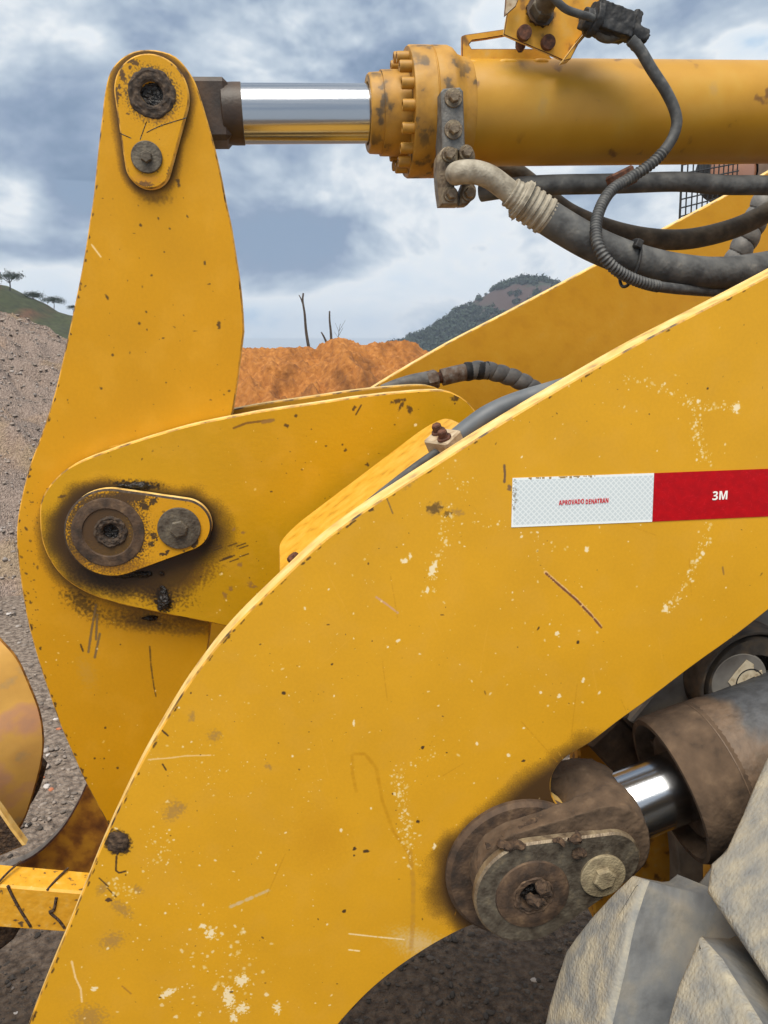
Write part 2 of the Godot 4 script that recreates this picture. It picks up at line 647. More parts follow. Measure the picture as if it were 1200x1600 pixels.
func cloudy_sky() -> PanoramaSkyMaterial:
	var w := 4096
	var h := 2048
	var px := PackedByteArray()
	px.resize(w * h * 3)
	var big := fnl(11, 1.7, 5)
	var mid := fnl(23, 4.0, 7)
	mid.fractal_gain = 0.58
	var wisp := fnl(31, 30.0, 4)
	var warp := fnl(37, 2.5, 2)
	# broad masses seen in the photograph: [pixel x, y, spread across, spread up, thicker (+) or thinner (-)]
	var mass := []
	for s in [[450, 388, 0.22, 0.06, 0.40], [480, 75, 0.17, 0.10, 0.38], [620, 30, 0.10, 0.06, 0.14], [100, 280, 0.10, 0.05, 0.22], [60, 390, 0.10, 0.025, 0.16], [18, 312, 0.035, 0.035, -0.55], [130, 60, 0.05, 0.035, -0.26], [100, 440, 0.09, 0.022, -0.36], [600, 450, 0.09, 0.03, -0.42], [560, 510, 0.20, 0.025, -0.36],
			[720, 375, 0.10, 0.05, -0.30], [820, 410, 0.15, 0.04, -0.26], [400, 490, 0.08, 0.025, -0.30], [640, 290, 0.07, 0.05, -0.10], [1185, 62, 0.05, 0.014, -0.8], [1080, 85, 0.08, 0.02, -0.26], [890, 262, 0.03, 0.008, -0.40], [765, 30, 0.02, 0.02, -0.3], [340, 60, 0.05, 0.05, -0.10]]:
		var r := ray(s[0], s[1]).normalized()
		mass.append([atan2(r.x, -r.z), asin(r.y), s[2], s[3], s[4]])
	var stops := [[0.0, 108, 160, 216], [0.14, 150, 190, 228], [0.26, 222, 234, 245], [0.36, 238, 243, 247], [0.48, 205, 217, 229], [0.60, 176, 192, 210], [0.72, 150, 168, 193], [0.86, 126, 148, 175], [1.2, 106, 126, 154]]
	var row := PackedByteArray()
	for y in h:
		var el := PI / 2 - (y + 0.5) / h * PI
		var below := el <= 0.0
		var e := maxf(el, 0.002)
		for x in w:
			var k := (y * w + x) * 3
			if below:
				px[k] = 205; px[k + 1] = 214; px[k + 2] = 224
				continue
			var az := wrapf((x + 0.5) / w * TAU, -PI, PI)
			if absf(az) > 1.0 and x % 3:
				px[k] = px[k - 3]; px[k + 1] = px[k - 2]; px[k + 2] = px[k - 1]
				continue
			var ce := cos(e)
			var d := Vector3(sin(az) * ce, sin(e), -cos(az) * ce)
			var q := Vector3(d.x, d.y * 1.75, d.z)
			q += Vector3(warp.get_noise_3dv(q), warp.get_noise_3dv(q + Vector3(9, 4, 2)), 0.0) * 0.05
			var t := 0.53 + 0.34 * big.get_noise_3dv(q) + 0.36 * mid.get_noise_3dv(q) + 0.08 * wisp.get_noise_3dv(q)
			var wn := mid.get_noise_3dv(q * 1.7 + Vector3(5, 5, 5))
			t -= 0.12 * exp(-e * 9.0)
			for m in mass:
				var da: float = (az - m[0]) / m[2]
				if absf(da) > 2.6: continue
				var de: float = (e - m[1]) / m[3]
				if absf(de) > 2.6: continue
				t += m[4] * exp(-da * da - de * de) * (0.75 + 0.9 * wn)
			if t < 0.34: t = 0.34 - (0.34 - t) * 0.28
			if t > 0.80: t = 0.80 + (t - 0.80) * 0.6
			t = clampf(t, 0.0, 1.19)
			var i := 0
			while stops[i + 1][0] < t: i += 1
			var a: Array = stops[i]
			var b: Array = stops[i + 1]
			var f: float = (t - a[0]) / (b[0] - a[0])
			px[k] = int(lerpf(a[1], b[1], f))
			px[k + 1] = int(lerpf(a[2], b[2], f))
			px[k + 2] = int(lerpf(a[3], b[3], f))
	var m := PanoramaSkyMaterial.new()
	m.panorama = ImageTexture.create_from_image(Image.create_from_data(w, h, false, Image.FORMAT_RGB8, px))
	return m


func make_materials() -> void:
	var grain := ntex([], 5, 0.03, 5, 256)
	var fine := ntex([], 8, 0.11, 3, 256)
	# loader yellow on small or distant pieces
	M.paint = mat(ntex([[0.0, rgb(180, 128, 20)], [0.4, rgb(188, 136, 22)], [0.7, rgb(190, 139, 26)], [0.85, rgb(190, 141, 34)], [1.0, rgb(178, 132, 48)]], 3, 0.012, 6, 512), 0.46, 0.0, 2.5, fine, 0.02)
	M.old_paint = mat(ntex([[0.0, rgb(60, 42, 22)], [0.22, rgb(128, 88, 26)], [0.36, rgb(190, 134, 30)], [0.62, rgb(200, 146, 36)], [0.8, rgb(196, 150, 66)], [1.0, rgb(150, 118, 80)]], 13, 0.014, 6, 512), 0.6, 0.0, 3.0, grain, 0.05)
	M.chamfer = mat(ntex([[0.0, rgb(38, 28, 18)], [0.24, rgb(70, 52, 28)], [0.36, rgb(150, 108, 36)], [0.5, rgb(206, 152, 44)], [1.0, rgb(215, 164, 60)]], 17, 0.012, 7, 512), 0.6, 0.0, 5.0)
	M.edge = mat(ntex([[0.0, rgb(150, 122, 88)], [0.28, rgb(216, 176, 96)], [0.6, rgb(228, 194, 120)], [1.0, rgb(236, 208, 156)]], 19, 0.02, 5, 256), 0.55, 0.0, 5.0, grain, 0.04)
	M.cap_paint = mat(ntex([[0.0, rgb(52, 38, 24)], [0.27, rgb(74, 52, 26)], [0.34, rgb(196, 138, 24)], [0.7, rgb(206, 150, 28)], [1.0, rgb(212, 162, 52)]], 61, 0.016, 6, 512), 0.5, 0.0, 5.0, grain, 0.05)
	M.dirt = mat(ntex([[0.0, rgb(34, 26, 20)], [0.4, rgb(58, 44, 33)], [0.65, rgb(76, 59, 44)], [1.0, rgb(104, 84, 62)]], 29, 0.018, 6, 512), 0.95, 0.0, 9.0, ntex([], 9, 0.05, 5, 256), 0.25)
	M.dust = mat(ntex([[0.0, rgb(50, 39, 29)], [0.25, rgb(72, 57, 43)], [0.65, rgb(86, 69, 53)], [0.85, rgb(98, 80, 62)], [1.0, rgb(120, 100, 80)]], 37, 0.014, 8, 512), 0.92, 0.0, 4.0, fine, 0.08)
	M.grease = mat(ntex([[0.0, rgb(9, 8, 7)], [0.6, rgb(26, 20, 16)], [1.0, rgb(52, 40, 30)]], 33, 0.03, 5, 256), 0.5, 0.0, 12.0, ntex([], 10, 0.04, 5, 256), 0.35)
	M.dark_steel = mat(ntex([[0.0, rgb(52, 44, 36)], [0.4, rgb(80, 72, 61)], [0.7, rgb(94, 87, 75)], [1.0, rgb(118, 106, 86)]], 43, 0.014, 6, 512), 0.62, 0.25, 6.0, fine, 0.06)
	M.bolt = mat(ntex([[0.0, rgb(62, 50, 40)], [0.45, rgb(116, 102, 84)], [0.8, rgb(142, 128, 104)], [1.0, rgb(165, 150, 122)]], 47, 0.02, 5, 256), 0.5, 0.35, 9.0, fine, 0.05)
	M.rust = mat(ntex([[0.0, rgb(48, 28, 20)], [0.5, rgb(86, 52, 36)], [1.0, rgb(126, 82, 56)]], 53, 0.03, 5, 256), 0.85, 0.0, 10.0, grain, 0.1)
	M.grey_steel = mat(ntex([[0.0, rgb(74, 72, 70)], [0.5, rgb(104, 102, 98)], [1.0, rgb(130, 126, 118)]], 59, 0.02, 5, 256), 0.6, 0.2, 8.0, fine, 0.05)
	M.beige = mat(ntex([[0.0, rgb(112, 104, 90)], [0.5, rgb(150, 142, 126)], [1.0, rgb(172, 164, 148)]], 67, 0.02, 5, 256), 0.7, 0.1, 8.0, fine, 0.05)
	M.rubber = mat(ntex([[0.0, rgb(44, 44, 45)], [0.4, rgb(70, 71, 71)], [0.75, rgb(90, 90, 88)], [1.0, rgb(120, 117, 110)]], 71, 0.012, 6, 512), 0.72, 0.0, 4.0, fine, 0.06)
	M.brown_rubber = mat(ntex([[0.0, rgb(48, 43, 36)], [0.5, rgb(76, 68, 56)], [1.0, rgb(108, 97, 80)]], 73, 0.012, 6, 512), 0.75, 0.0, 4.0, fine, 0.06)
	M.wrap = mat(ntex([[0.0, rgb(72, 72, 72)], [0.5, rgb(104, 103, 101)], [1.0, rgb(128, 125, 120)]], 77, 0.02, 4, 256), 0.6, 0.0, 5.0, fine, 0.04)
	M.black = mat(ntex([[0.0, rgb(18, 18, 19)], [0.6, rgb(34, 34, 35)], [1.0, rgb(58, 56, 52)]], 79, 0.03, 4, 256), 0.6, 0.0, 8.0)
	M.frame = mat(ntex([[0.0, rgb(92, 84, 76)], [0.5, rgb(126, 121, 114)], [0.8, rgb(142, 136, 124)], [1.0, rgb(158, 142, 118)]], 83, 0.01, 6, 512), 0.75, 0.0, 2.5, fine, 0.06)
	M.tread = mat(ntex([[0.0, rgb(104, 107, 110)], [0.35, rgb(126, 126, 122)], [0.5, rgb(138, 135, 126)], [0.65, rgb(147, 142, 128)], [1.0, rgb(172, 164, 142)]], 89, 0.014, 9, 1024), 0.92, 0.0, 2.2, ntex([], 14, 0.09, 6, 1024), 0.12)
	M.groove = mat(ntex([[0.0, rgb(78, 80, 83)], [0.4, rgb(102, 104, 105)], [0.7, rgb(122, 118, 109)], [1.0, rgb(146, 136, 120)]], 97, 0.010, 8, 512), 0.92, 0.0, 2.6, ntex([], 15, 0.05, 7, 512), 0.12)
	M.weld_paint = mat(ntex([[0.0, rgb(176, 126, 28)], [0.35, rgb(204, 152, 42)], [1.0, rgb(216, 168, 66)]], 101, 0.02, 5, 256), 0.55, 0.0, 5.0, grain, 0.1)
	M.cream = mat(ntex([[0.0, rgb(160, 140, 110)], [0.4, rgb(206, 190, 160)], [1.0, rgb(222, 208, 180)]], 103, 0.03, 5, 256), 0.7, 0.0, 10.0)
	M.dark_dirt = mat(ntex([[0.0, rgb(28, 22, 17)], [0.4, rgb(50, 39, 30)], [0.7, rgb(72, 58, 45)], [1.0, rgb(98, 80, 60)]], 113, 0.02, 6, 512), 0.85, 0.0, 9.0, grain, 0.15)
	M.barrel_paint = mat(ntex([[0.0, rgb(64, 46, 22)], [0.14, rgb(120, 82, 24)], [0.2, rgb(170, 124, 26)], [0.6, rgb(178, 131, 32)], [0.85, rgb(180, 136, 42)], [1.0, rgb(168, 132, 66)]], 127, 0.008, 7, 1024), 0.42, 0.0, 1.1, fine, 0.02)
	M.gland_paint = mat(ntex([[0.0, rgb(58, 46, 30)], [0.22, rgb(86, 66, 36)], [0.31, rgb(150, 108, 34)], [0.6, rgb(174, 127, 40)], [1.0, rgb(178, 138, 76)]], 131, 0.012, 6, 512), 0.55, 0.0, 3.2, grain, 0.05)
	M.dark_brown = mat(ntex([[0.0, rgb(28, 19, 12)], [0.5, rgb(50, 34, 20)], [0.85, rgb(68, 47, 27)], [1.0, rgb(104, 74, 36)]], 137, 0.012, 5, 256), 0.5, 0.0, 5.0, fine, 0.02)
	M.beige_bolt = mat(ntex([[0.0, rgb(110, 98, 78)], [0.5, rgb(140, 128, 102)], [1.0, rgb(166, 152, 122)]], 139, 0.02, 5, 256), 0.75, 0.05, 9.0, fine, 0.06)
	M.barrel_grey = mat(ntex([[0.0, rgb(44, 47, 50)], [0.45, rgb(62, 65, 69)], [0.75, rgb(76, 76, 77)], [0.95, rgb(96, 90, 80)], [1.0, rgb(150, 148, 142)]], 149, 0.012, 7, 512), 0.6, 0.0, 3.0, fine, 0.05)
	M.ring_steel = mat(ntex([[0.0, rgb(40, 34, 30)], [0.5, rgb(70, 63, 55)], [0.8, rgb(92, 76, 58)], [1.0, rgb(108, 96, 82)]], 151, 0.02, 6, 256), 0.75, 0.1, 5.0, grain, 0.1)
	M.beam_paint = mat(ntex([[0.0, rgb(60, 48, 36)], [0.19, rgb(110, 84, 46)], [0.25, rgb(204, 148, 30)], [0.6, rgb(210, 156, 42)], [0.83, rgb(212, 164, 66)], [0.9, rgb(226, 204, 160)], [1.0, rgb(150, 130, 110)]], 157, 0.03, 6, 512), 0.55, 0.0, 3.0, fine, 0.05)
	M.brown_paint = mat(ntex([[0.0, rgb(96, 56, 24)], [0.35, rgb(146, 94, 30)], [0.6, rgb(184, 128, 34)], [0.8, rgb(196, 142, 36)], [1.0, rgb(150, 110, 66)]], 163, 0.012, 7, 512), 0.65, 0.0, 3.0, grain, 0.06)
	M.pale_edge = mat(ntex([[0.0, rgb(104, 94, 84)], [0.6, rgb(142, 132, 122)], [1.0, rgb(170, 158, 146)]], 167, 0.02, 5, 256), 0.6, 0.1, 6.0)
	M.shell_paint = mat(ntex([[0.0, rgb(150, 128, 98)], [0.2, rgb(180, 150, 104)], [0.3, rgb(206, 160, 82)], [0.55, rgb(218, 172, 88)], [0.72, rgb(206, 156, 116)], [0.9, rgb(186, 146, 124)], [1.0, rgb(170, 150, 130)]], 173, 0.006, 6, 512), 0.5, 0.0, 2.2, grain, 0.04)
	M.rust_paint = mat(ntex([[0.0, rgb(86, 54, 26)], [0.5, rgb(156, 104, 34)], [1.0, rgb(196, 144, 52)]], 179, 0.03, 5, 256), 0.7, 0.0, 6.0, grain, 0.1)
	M.wrap_dark = mat(ntex([[0.0, rgb(44, 45, 46)], [0.6, rgb(74, 75, 75)], [1.0, rgb(108, 106, 100)]], 181, 0.03, 4, 256), 0.6, 0.0, 8.0)
	M.rust_grey = mat(ntex([[0.0, rgb(74, 54, 42)], [0.45, rgb(112, 92, 76)], [0.7, rgb(128, 118, 108)], [1.0, rgb(150, 142, 132)]], 191, 0.03, 5, 256), 0.6, 0.2, 9.0, grain, 0.08)
	M.tube_paint = mat(ntex([[0.0, rgb(66, 70, 74)], [0.5, rgb(88, 93, 98)], [1.0, rgb(112, 114, 114)]], 193, 0.01, 5, 256), 0.5, 0.0, 4.0)
	M.cream_metal = mat(ntex([[0.0, rgb(120, 92, 62)], [0.4, rgb(168, 148, 120)], [1.0, rgb(190, 176, 150)]], 197, 0.03, 5, 256), 0.7, 0.0, 9.0, grain, 0.06)
	M.pin_brown = mat(ntex([[0.0, rgb(40, 31, 24)], [0.4, rgb(66, 50, 37)], [0.7, rgb(84, 65, 48)], [1.0, rgb(112, 90, 66)]], 229, 0.012, 6, 512), 0.8, 0.0, 6.0, fine, 0.05)
	M.pink = mat(ntex([[0.0, rgb(150, 100, 84)], [1.0, rgb(206, 164, 140)]], 199, 0.03, 4, 128), 0.6, 0.0, 9.0)
	M.chrome = StandardMaterial3D.new()
	M.chrome.albedo_color = rgb(176, 179, 184)
	M.chrome.metallic = 1.0
	M.chrome.roughness = 0.19
	M.chrome.heightmap_enabled = true
	M.chrome.heightmap_texture = ntex([], 107, 0.02, 3, 256)
	M.chrome.heightmap_scale = 0.004
	M.chrome.uv1_triplanar = true
	M.chrome.uv1_scale = Vector3(3, 30, 30)
	M.lens = StandardMaterial3D.new()
	M.lens.albedo_color = rgb(150, 104, 78)
	M.lens.roughness = 0.25
	M.lens.clearcoat_enabled = true
	M.cab = mat(ntex([[0.0, rgb(96, 78, 64)], [1.0, rgb(138, 114, 96)]], 109, 0.03, 4, 128), 0.5, 0.0, 4.0)


var fine_noise: PackedByteArray
var broad_noise: PackedByteArray
var BASE := Vector3(193, 139, 14)
const DUST := Vector3(206, 154, 60)
const WHITE := Vector3(230, 210, 168)
const BROWN := Vector3(74, 54, 32)
const BLACK := Vector3(36, 26, 18)

func sheet(d: float, x0: float, y0: float, x1: float, y1: float, ppm: float, off: int) -> Sheet:
	if fine_noise.is_empty():
		fine_noise = fnl(201, 0.16, 3).get_seamless_image(512, 512).get_data()
		broad_noise = fnl(203, 0.012, 5).get_seamless_image(512, 512).get_data()
	var a := at2(x0, y1, d).min(at2(x0, y0, d)).min(at2(x1, y1, d)).min(at2(x1, y0, d))
	var b := at2(x0, y1, d).max(at2(x0, y0, d)).max(at2(x1, y1, d)).max(at2(x1, y0, d))
	return Sheet.new(a, b, ppm, fine_noise, broad_noise, rng, BASE, DUST, off)

func sheet_material(s: Sheet) -> StandardMaterial3D:
	var m := StandardMaterial3D.new()
	m.albedo_texture = s.tex()
	m.roughness_texture = ntex([[0.0, Color(0.36, 0.36, 0.36)], [0.5, Color(0.46, 0.46, 0.46)], [1.0, Color(0.62, 0.62, 0.62)]], 211, 0.01, 5, 256)
	m.roughness_texture_channel = BaseMaterial3D.TEXTURE_CHANNEL_GREEN
	m.heightmap_enabled = true
	m.heightmap_texture = M.peel
	m.heightmap_scale = 0.012
	m.metallic_specular = 0.35
	return m

# many small chips strewn along a line of the photograph
func chips(s: Sheet, d: float, line: Array, n: int, spread: float, rmin: float, rmax: float, col := WHITE) -> void:
	var total := 0.0
	for i in line.size() - 1: total += Vector2(line[i][0], line[i][1]).distance_to(Vector2(line[i + 1][0], line[i + 1][1]))
	for k in n:
		var t := rng.randf() * total
		var i := 0
		var l := 0.0
		while i < line.size() - 2:
			l = Vector2(line[i][0], line[i][1]).distance_to(Vector2(line[i + 1][0], line[i + 1][1]))
			if t <= l: break
			t -= l
			i += 1
		l = Vector2(line[i][0], line[i][1]).distance_to(Vector2(line[i + 1][0], line[i + 1][1]))
		var p := Vector2(line[i][0], line[i][1]).lerp(Vector2(line[i + 1][0], line[i + 1][1]), clampf(t / l, 0, 1)) + Vector2(rng.randfn(), rng.randfn()) * spread
		var u := unit(p.x, p.y, d)
		var r := lerpf(rmin, rmax, pow(rng.randf(), 2.5)) * u
		s.blot(at2(p.x, p.y, d), r, r * rng.randf_range(0.5, 1.4), col, rng.randf_range(0.4, 0.9), 1.1, 0.4, rng.randf() * TAU)

func strew(s: Sheet, d: float, x0: float, y0: float, x1: float, y1: float, n: int, rmin: float, rmax: float, col: Vector3, long := 1.0) -> void:
	for k in n:
		var x := rng.randf_range(x0, x1)
		var y := rng.randf_range(y0, y1)
		var u := unit(x, y, d)
		var r := lerpf(rmin, rmax, pow(rng.randf(), 3.0)) * u
		s.blot(at2(x, y, d), r, r * rng.randf_range(0.6, 1.0 + long), col, rng.randf_range(0.4, 1.0), 0.9, 0.3, rng.randf() * TAU)

func mark(s: Sheet, d: float, x: float, y: float, rx: float, ry: float, col: Vector3, a := 1.0, ragged := 0.9, soft := 0.3, turn := 0.0) -> void:
	var u := unit(x, y, d)
	s.blot(at2(x, y, d), rx * u, ry * u, col, a, ragged, soft, turn)

func line(s: Sheet, d: float, ps: Array, width: float, col: Vector3, a := 1.0, broken := 0.3) -> void:
	var q := []
	for p in ps: q.append(at2(p[0], p[1], d))
	s.scratch(q, width * unit(ps[0][0], ps[0][1], d), col, a, broken)


# ---------------------------------------------------------------- lift arms
func make_arms() -> void:
	M.peel = ntex([], 207, 0.09, 4, 512)
	var pts := [[1200, 431], [1108, 479], [1000, 535], [900, 592], [817, 641], [755, 679], [692, 719], [625, 762], [558, 806], [500, 850], [446, 900], [384, 960], [354, 992], [329, 1022], [287, 1080], [252, 1137], [217, 1199], [186, 1262], [155, 1330], [128, 1396], [101, 1462], [70, 1536], [44, 1602], [20, 1670], [-20, 1780], [-60, 1900, 1],
		[200, 2140, 1], [330, 1960], [430, 1760], [470, 1680], [530, 1600], [581, 1546], [637, 1502], [703, 1462], [752, 1443], [790, 1446], [825, 1446], [870, 1425], [900, 1385], [912, 1330], [905, 1285], [872, 1258], [861, 1233], [866, 1206], [885, 1184], [921, 1162], [967, 1127], [1017, 1091], [1087, 1038], [1150, 993], [1200, 954], [1300, 872], [1500, 740], [2055, 470, 1], [2320, 250], [2420, -60], [2280, -190], [2055, -33], [1500, 270]]
	BASE = Vector3(207, 152, 30)
	var s := sheet(ARM, -30, 400, 1240, 1790, 1250.0, 0)
	BASE = Vector3(193, 139, 14)
	var g := BROWN
	# grease and mud round the lift cylinder pin
	var pin := at2(815, 1360, ARM)
	s.grease(pin, 100 * unit(815, 1360, ARM), at2(905, 1215, ARM), 30 * unit(900, 1210, ARM), 46 * unit(815, 1360, ARM), Vector3(58, 40, 24), 1.0, 1.0)
	# whitish rub and long rain streak by the lower edge
	mark(s, ARM, 655, 1475, 55, 26, Vector3(206, 178, 132), 0.75, 0.9, 0.8, -0.5)
	line(s, ARM, [[640, 1330], [646, 1380], [645, 1440], [642, 1490]], 7, Vector3(176, 128, 60), 0.06, 0.45)
	# faint oil squiggles
	for w in [[[550, 1180], [551, 1210], [557, 1238]], [[552, 1178], [570, 1178], [588, 1200], [597, 1250], [615, 1300], [640, 1335]]]:
		line(s, ARM, w, 5, Vector3(176, 122, 20), 0.07, 0.4)
	mark(s, ARM, 500, 1310, 50, 60, Vector3(182, 128, 22), 0.4, 0.7, 0.9)
	# smudges where the paint is rubbed through to primer
	for q in [[270, 1268, 20, 14], [284, 1262, 9, 8], [335, 1150, 12, 10], [190, 1420, 22, 10], [175, 1470, 20, 14], [680, 795, 15, 10], [715, 800, 12, 6], [225, 1170, 8, 6], [420, 1198, 7, 5], [215, 1390, 10, 6], [140, 1590, 26, 22], [160, 1388, 14, 8], [300, 1120, 10, 6], [640, 750, 18, 10]]:
		mark(s, ARM, q[0], q[1], q[2], q[3], Vector3(150, 116, 74), 0.6, 1.2, 0.7, rng.randf() * 3.0)
	mark(s, ARM, 678, 794, 13, 9, Vector3(96, 72, 36), 0.8, 1.3, 0.4)
	mark(s, ARM, 700, 803, 8, 5, Vector3(96, 72, 36), 0.7, 1.3, 0.4)
	mark(s, ARM, 580, 796, 6, 4, Vector3(80, 60, 36), 0.9, 1.3, 0.4)
	# the clump of mud near the front edge and its run
	mark(s, ARM, 184, 1316, 19, 23, Vector3(62, 46, 30), 1.0, 0.5, 0.25, 0.5)
	line(s, ARM, [[182, 1338], [181, 1360], [186, 1364], [197, 1361]], 2.2, BROWN, 0.8, 0.1)
	# scratches
	line(s, ARM, [[852, 894], [872, 912], [900, 936], [925, 962], [940, 980]], 5, Vector3(220, 176, 118), 0.7, 0.48)
	line(s, ARM, [[853, 896], [872, 913], [900, 937], [925, 963], [940, 981]], 3.0, Vector3(116, 72, 44), 0.9, 0.42)
	line(s, ARM, [[600, 768], [607, 785], [614, 803]], 1.6, Vector3(120, 92, 60), 0.8, 0.2)
	line(s, ARM, [[360, 1417], [390, 1404], [420, 1391]], 5, Vector3(200, 172, 124), 0.45, 0.5)
	line(s, ARM, [[545, 1459], [590, 1464], [632, 1468]], 2, Vector3(230, 206, 160), 0.7, 0.3)
	line(s, ARM, [[545, 1484], [562, 1486]], 2, Vector3(236, 214, 170), 0.7, 0.2)
	line(s, ARM, [[588, 933], [604, 944], [622, 958]], 3, Vector3(196, 150, 110), 0.8, 0.35)
	line(s, ARM, [[232, 1187], [268, 1184], [290, 1181], [330, 1180]], 2, Vector3(222, 184, 120), 0.8, 0.2)
	line(s, ARM, [[253, 1141], [263, 1150]], 2.2, BROWN, 0.9, 0.0)
	line(s, ARM, [[254, 1194], [260, 1204]], 2, BROWN, 0.9, 0.0)
	line(s, ARM, [[112, 1502], [118, 1528], [126, 1545], [128, 1566]], 2.4, Vector3(226, 190, 130), 0.9, 0.15)
	line(s, ARM, [[190, 1540], [205, 1553]], 2, Vector3(170, 120, 40), 0.8, 0.2)
	line(s, ARM, [[155, 1372], [170, 1386]], 1.6, BROWN, 0.8, 0.1)
	line(s, ARM, [[168, 1388], [182, 1402]], 1.6, BROWN, 0.6, 0.1)
	mark(s, ARM, 170, 1406, 5, 4, Vector3(70, 50, 40), 0.9)
	line(s, ARM, [[788, 727], [789, 742], [788, 754]], 3.2, Vector3(110, 84, 60), 0.9, 0.3)
	mark(s, ARM, 796, 762, 4, 6, Vector3(120, 92, 66), 0.9)
	line(s, ARM, [[1129, 886], [1131, 898]], 2.4, Vector3(150, 110, 50), 0.8, 0.1)
	for k in 26:
		var x := rng.randf_range(430, 1180)
		var y := rng.randf_range(760, 1400)
		line(s, ARM, [[x, y], [x + rng.randf_range(-40, 60), y + rng.randf_range(20, 90)]], 1.3, Vector3(214, 160, 60) if k % 2 else Vector3(180, 126, 24), 0.35, 0.4)
	# chips, most of them small and pale
	chips(s, ARM, [[975, 585], [1030, 607], [1095, 632], [1148, 640]], 110, 5, 0.6, 3.0)
	chips(s, ARM, [[1080, 625], [1086, 650], [1088, 690], [1105, 722]], 110, 6, 0.6, 3.2)
	mark(s, ARM, 1151, 638, 7, 9, WHITE, 1.0, 1.4, 0.3)
	mark(s, ARM, 1091, 627, 3, 4, WHITE, 1.0, 1.2)
	chips(s, ARM, [[1108, 820], [1095, 865], [1072, 905], [1055, 935], [1038, 960]], 120, 4.5, 0.6, 3.2)
	mark(s, ARM, 1098, 865, 4, 4, WHITE)
	mark(s, ARM, 1040, 951, 4, 8, WHITE, 1.0, 1.3, 0.3, 0.3)
	chips(s, ARM, [[705, 790], [695, 830], [684, 880], [668, 925]], 90, 8, 0.7, 3.6)
	mark(s, ARM, 676, 890, 6, 14, WHITE, 1.0, 1.3, 0.3, -0.35)
	mark(s, ARM, 668, 922, 3, 6, WHITE)
	mark(s, ARM, 632, 876, 6, 5, WHITE, 1.0, 1.3)
	mark(s, ARM, 641, 869, 3, 5, WHITE, 1.0, 1.3)
	chips(s, ARM, [[730, 820], [800, 822], [865, 850], [900, 860]], 34, 4, 0.6, 2.6)
	mark(s, ARM, 917, 858, 4, 5, WHITE)
	chips(s, ARM, [[695, 735], [730, 770], [722, 745]], 30, 12, 0.6, 2.4)
	chips(s, ARM, [[620, 1205], [628, 1250], [636, 1300], [640, 1350]], 230, 7, 0.6, 2.6)
	chips(s, ARM, [[640, 1200], [660, 1190], [690, 1178]], 26, 6, 0.6, 2.0)
	chips(s, ARM, [[230, 1180], [300, 1190], [360, 1210]], 60, 22, 0.5, 2.2)
	chips(s, ARM, [[230, 1310], [260, 1350], [240, 1300]], 60, 16, 0.6, 2.6)
	chips(s, ARM, [[170, 1380], [215, 1400], [175, 1395]], 40, 8, 0.6, 3.0)
	chips(s, ARM, [[300, 1450], [330, 1460], [390, 1500], [350, 1540], [300, 1560]], 170, 26, 0.6, 3.6)
	for q in [[357, 1558, 7, 18], [378, 1576, 9, 8], [378, 1532, 9, 10], [329, 1459, 7, 8], [262, 1552, 12, 6], [147, 1545, 5, 4], [318, 1447, 4, 5], [433, 1575, 5, 9], [365, 1590, 5, 8]]:
		mark(s, ARM, q[0], q[1], q[2], q[3], WHITE, 1.0, 1.7, 0.3, rng.randf())
	for q in [[679, 1322, 3, 5], [533, 1297, 2, 4], [553, 1130, 2, 5], [622, 1001, 4, 3], [606, 1011, 2, 2], [745, 1162, 3, 3], [795, 1180, 3, 3], [870, 990, 4, 4], [845, 1082, 3, 3], [874, 1088, 4, 4], [911, 1063, 3, 4]]:
		mark(s, ARM, q[0], q[1], q[2], q[3], WHITE, 1.0, 1.0, 0.3)
	strew(s, ARM, 90, 1000, 520, 1600, 300, 0.4, 1.9, WHITE)
	strew(s, ARM, 380, 760, 960, 1320, 260, 0.5, 2.0, WHITE)
	strew(s, ARM, 800, 500, 1200, 1100, 150, 0.5, 1.8, WHITE)
	strew(s, ARM, 120, 1000, 700, 1600, 130, 0.4, 1.4, BROWN)
	strew(s, ARM, 500, 500, 1200, 1200, 90, 0.4, 1.4, BROWN, 2.0)
	for q in [[653, 1284, 3, 3], [554, 1326, 3, 3], [572, 1330, 5, 3], [903, 1003, 3, 3], [660, 1168, 3, 3], [443, 1083, 3, 3], [538, 1424, 3, 3], [1106, 607, 2, 2], [818, 1189, 3, 2]]:
		mark(s, ARM, q[0], q[1], q[2], q[3], BROWN)
	# paint worn off along the front edge
	for i in 22:
		var a: Array = pts[i]
		var b: Array = pts[i + 1]
		for k in 3:
			var t := rng.randf()
			var x := lerpf(a[0], b[0], t) + 3
			var y := lerpf(a[1], b[1], t) + 3
			if rng.randf() < 0.55: mark(s, ARM, x, y, rng.randf_range(2, 8), rng.randf_range(0.8, 2.0), BROWN, 0.8, 1.4, 0.4, atan2(b[1] - a[1], b[0] - a[0]) * -1.0)
	var face := sheet_material(s)
	var shape := outline(pts, ARM)
	var arm := put("lift_arm", plate(shape, -ARM, 0.036, 0.0018, face, M.chamfer, M.edge, s.lo, Vector2(s.w, s.h) / s.ppm), loader)
	tag(arm, "near yellow lift arm with chipped paint, bright worn edge and reflective tape")
	var boss := MB.new()
	var r := 103 * unit(815, 1360, 0.79)
	boss.lathe([[r, -0.010], [r, 0.006], [r * 0.95, 0.011], [r * 0.5, 0.012], [0.001, 0.012]], 64, Transform3D(Basis(), at(815, 1362, 0.79) - Vector3(0, 0, 0.011)))
	put("pin_boss", boss.done(M.pin_brown), arm)
	# mud clump on the arm near its front edge
	var nz := fnl(301, 60, 3)
	var cc := at(184, 1316, ARM)
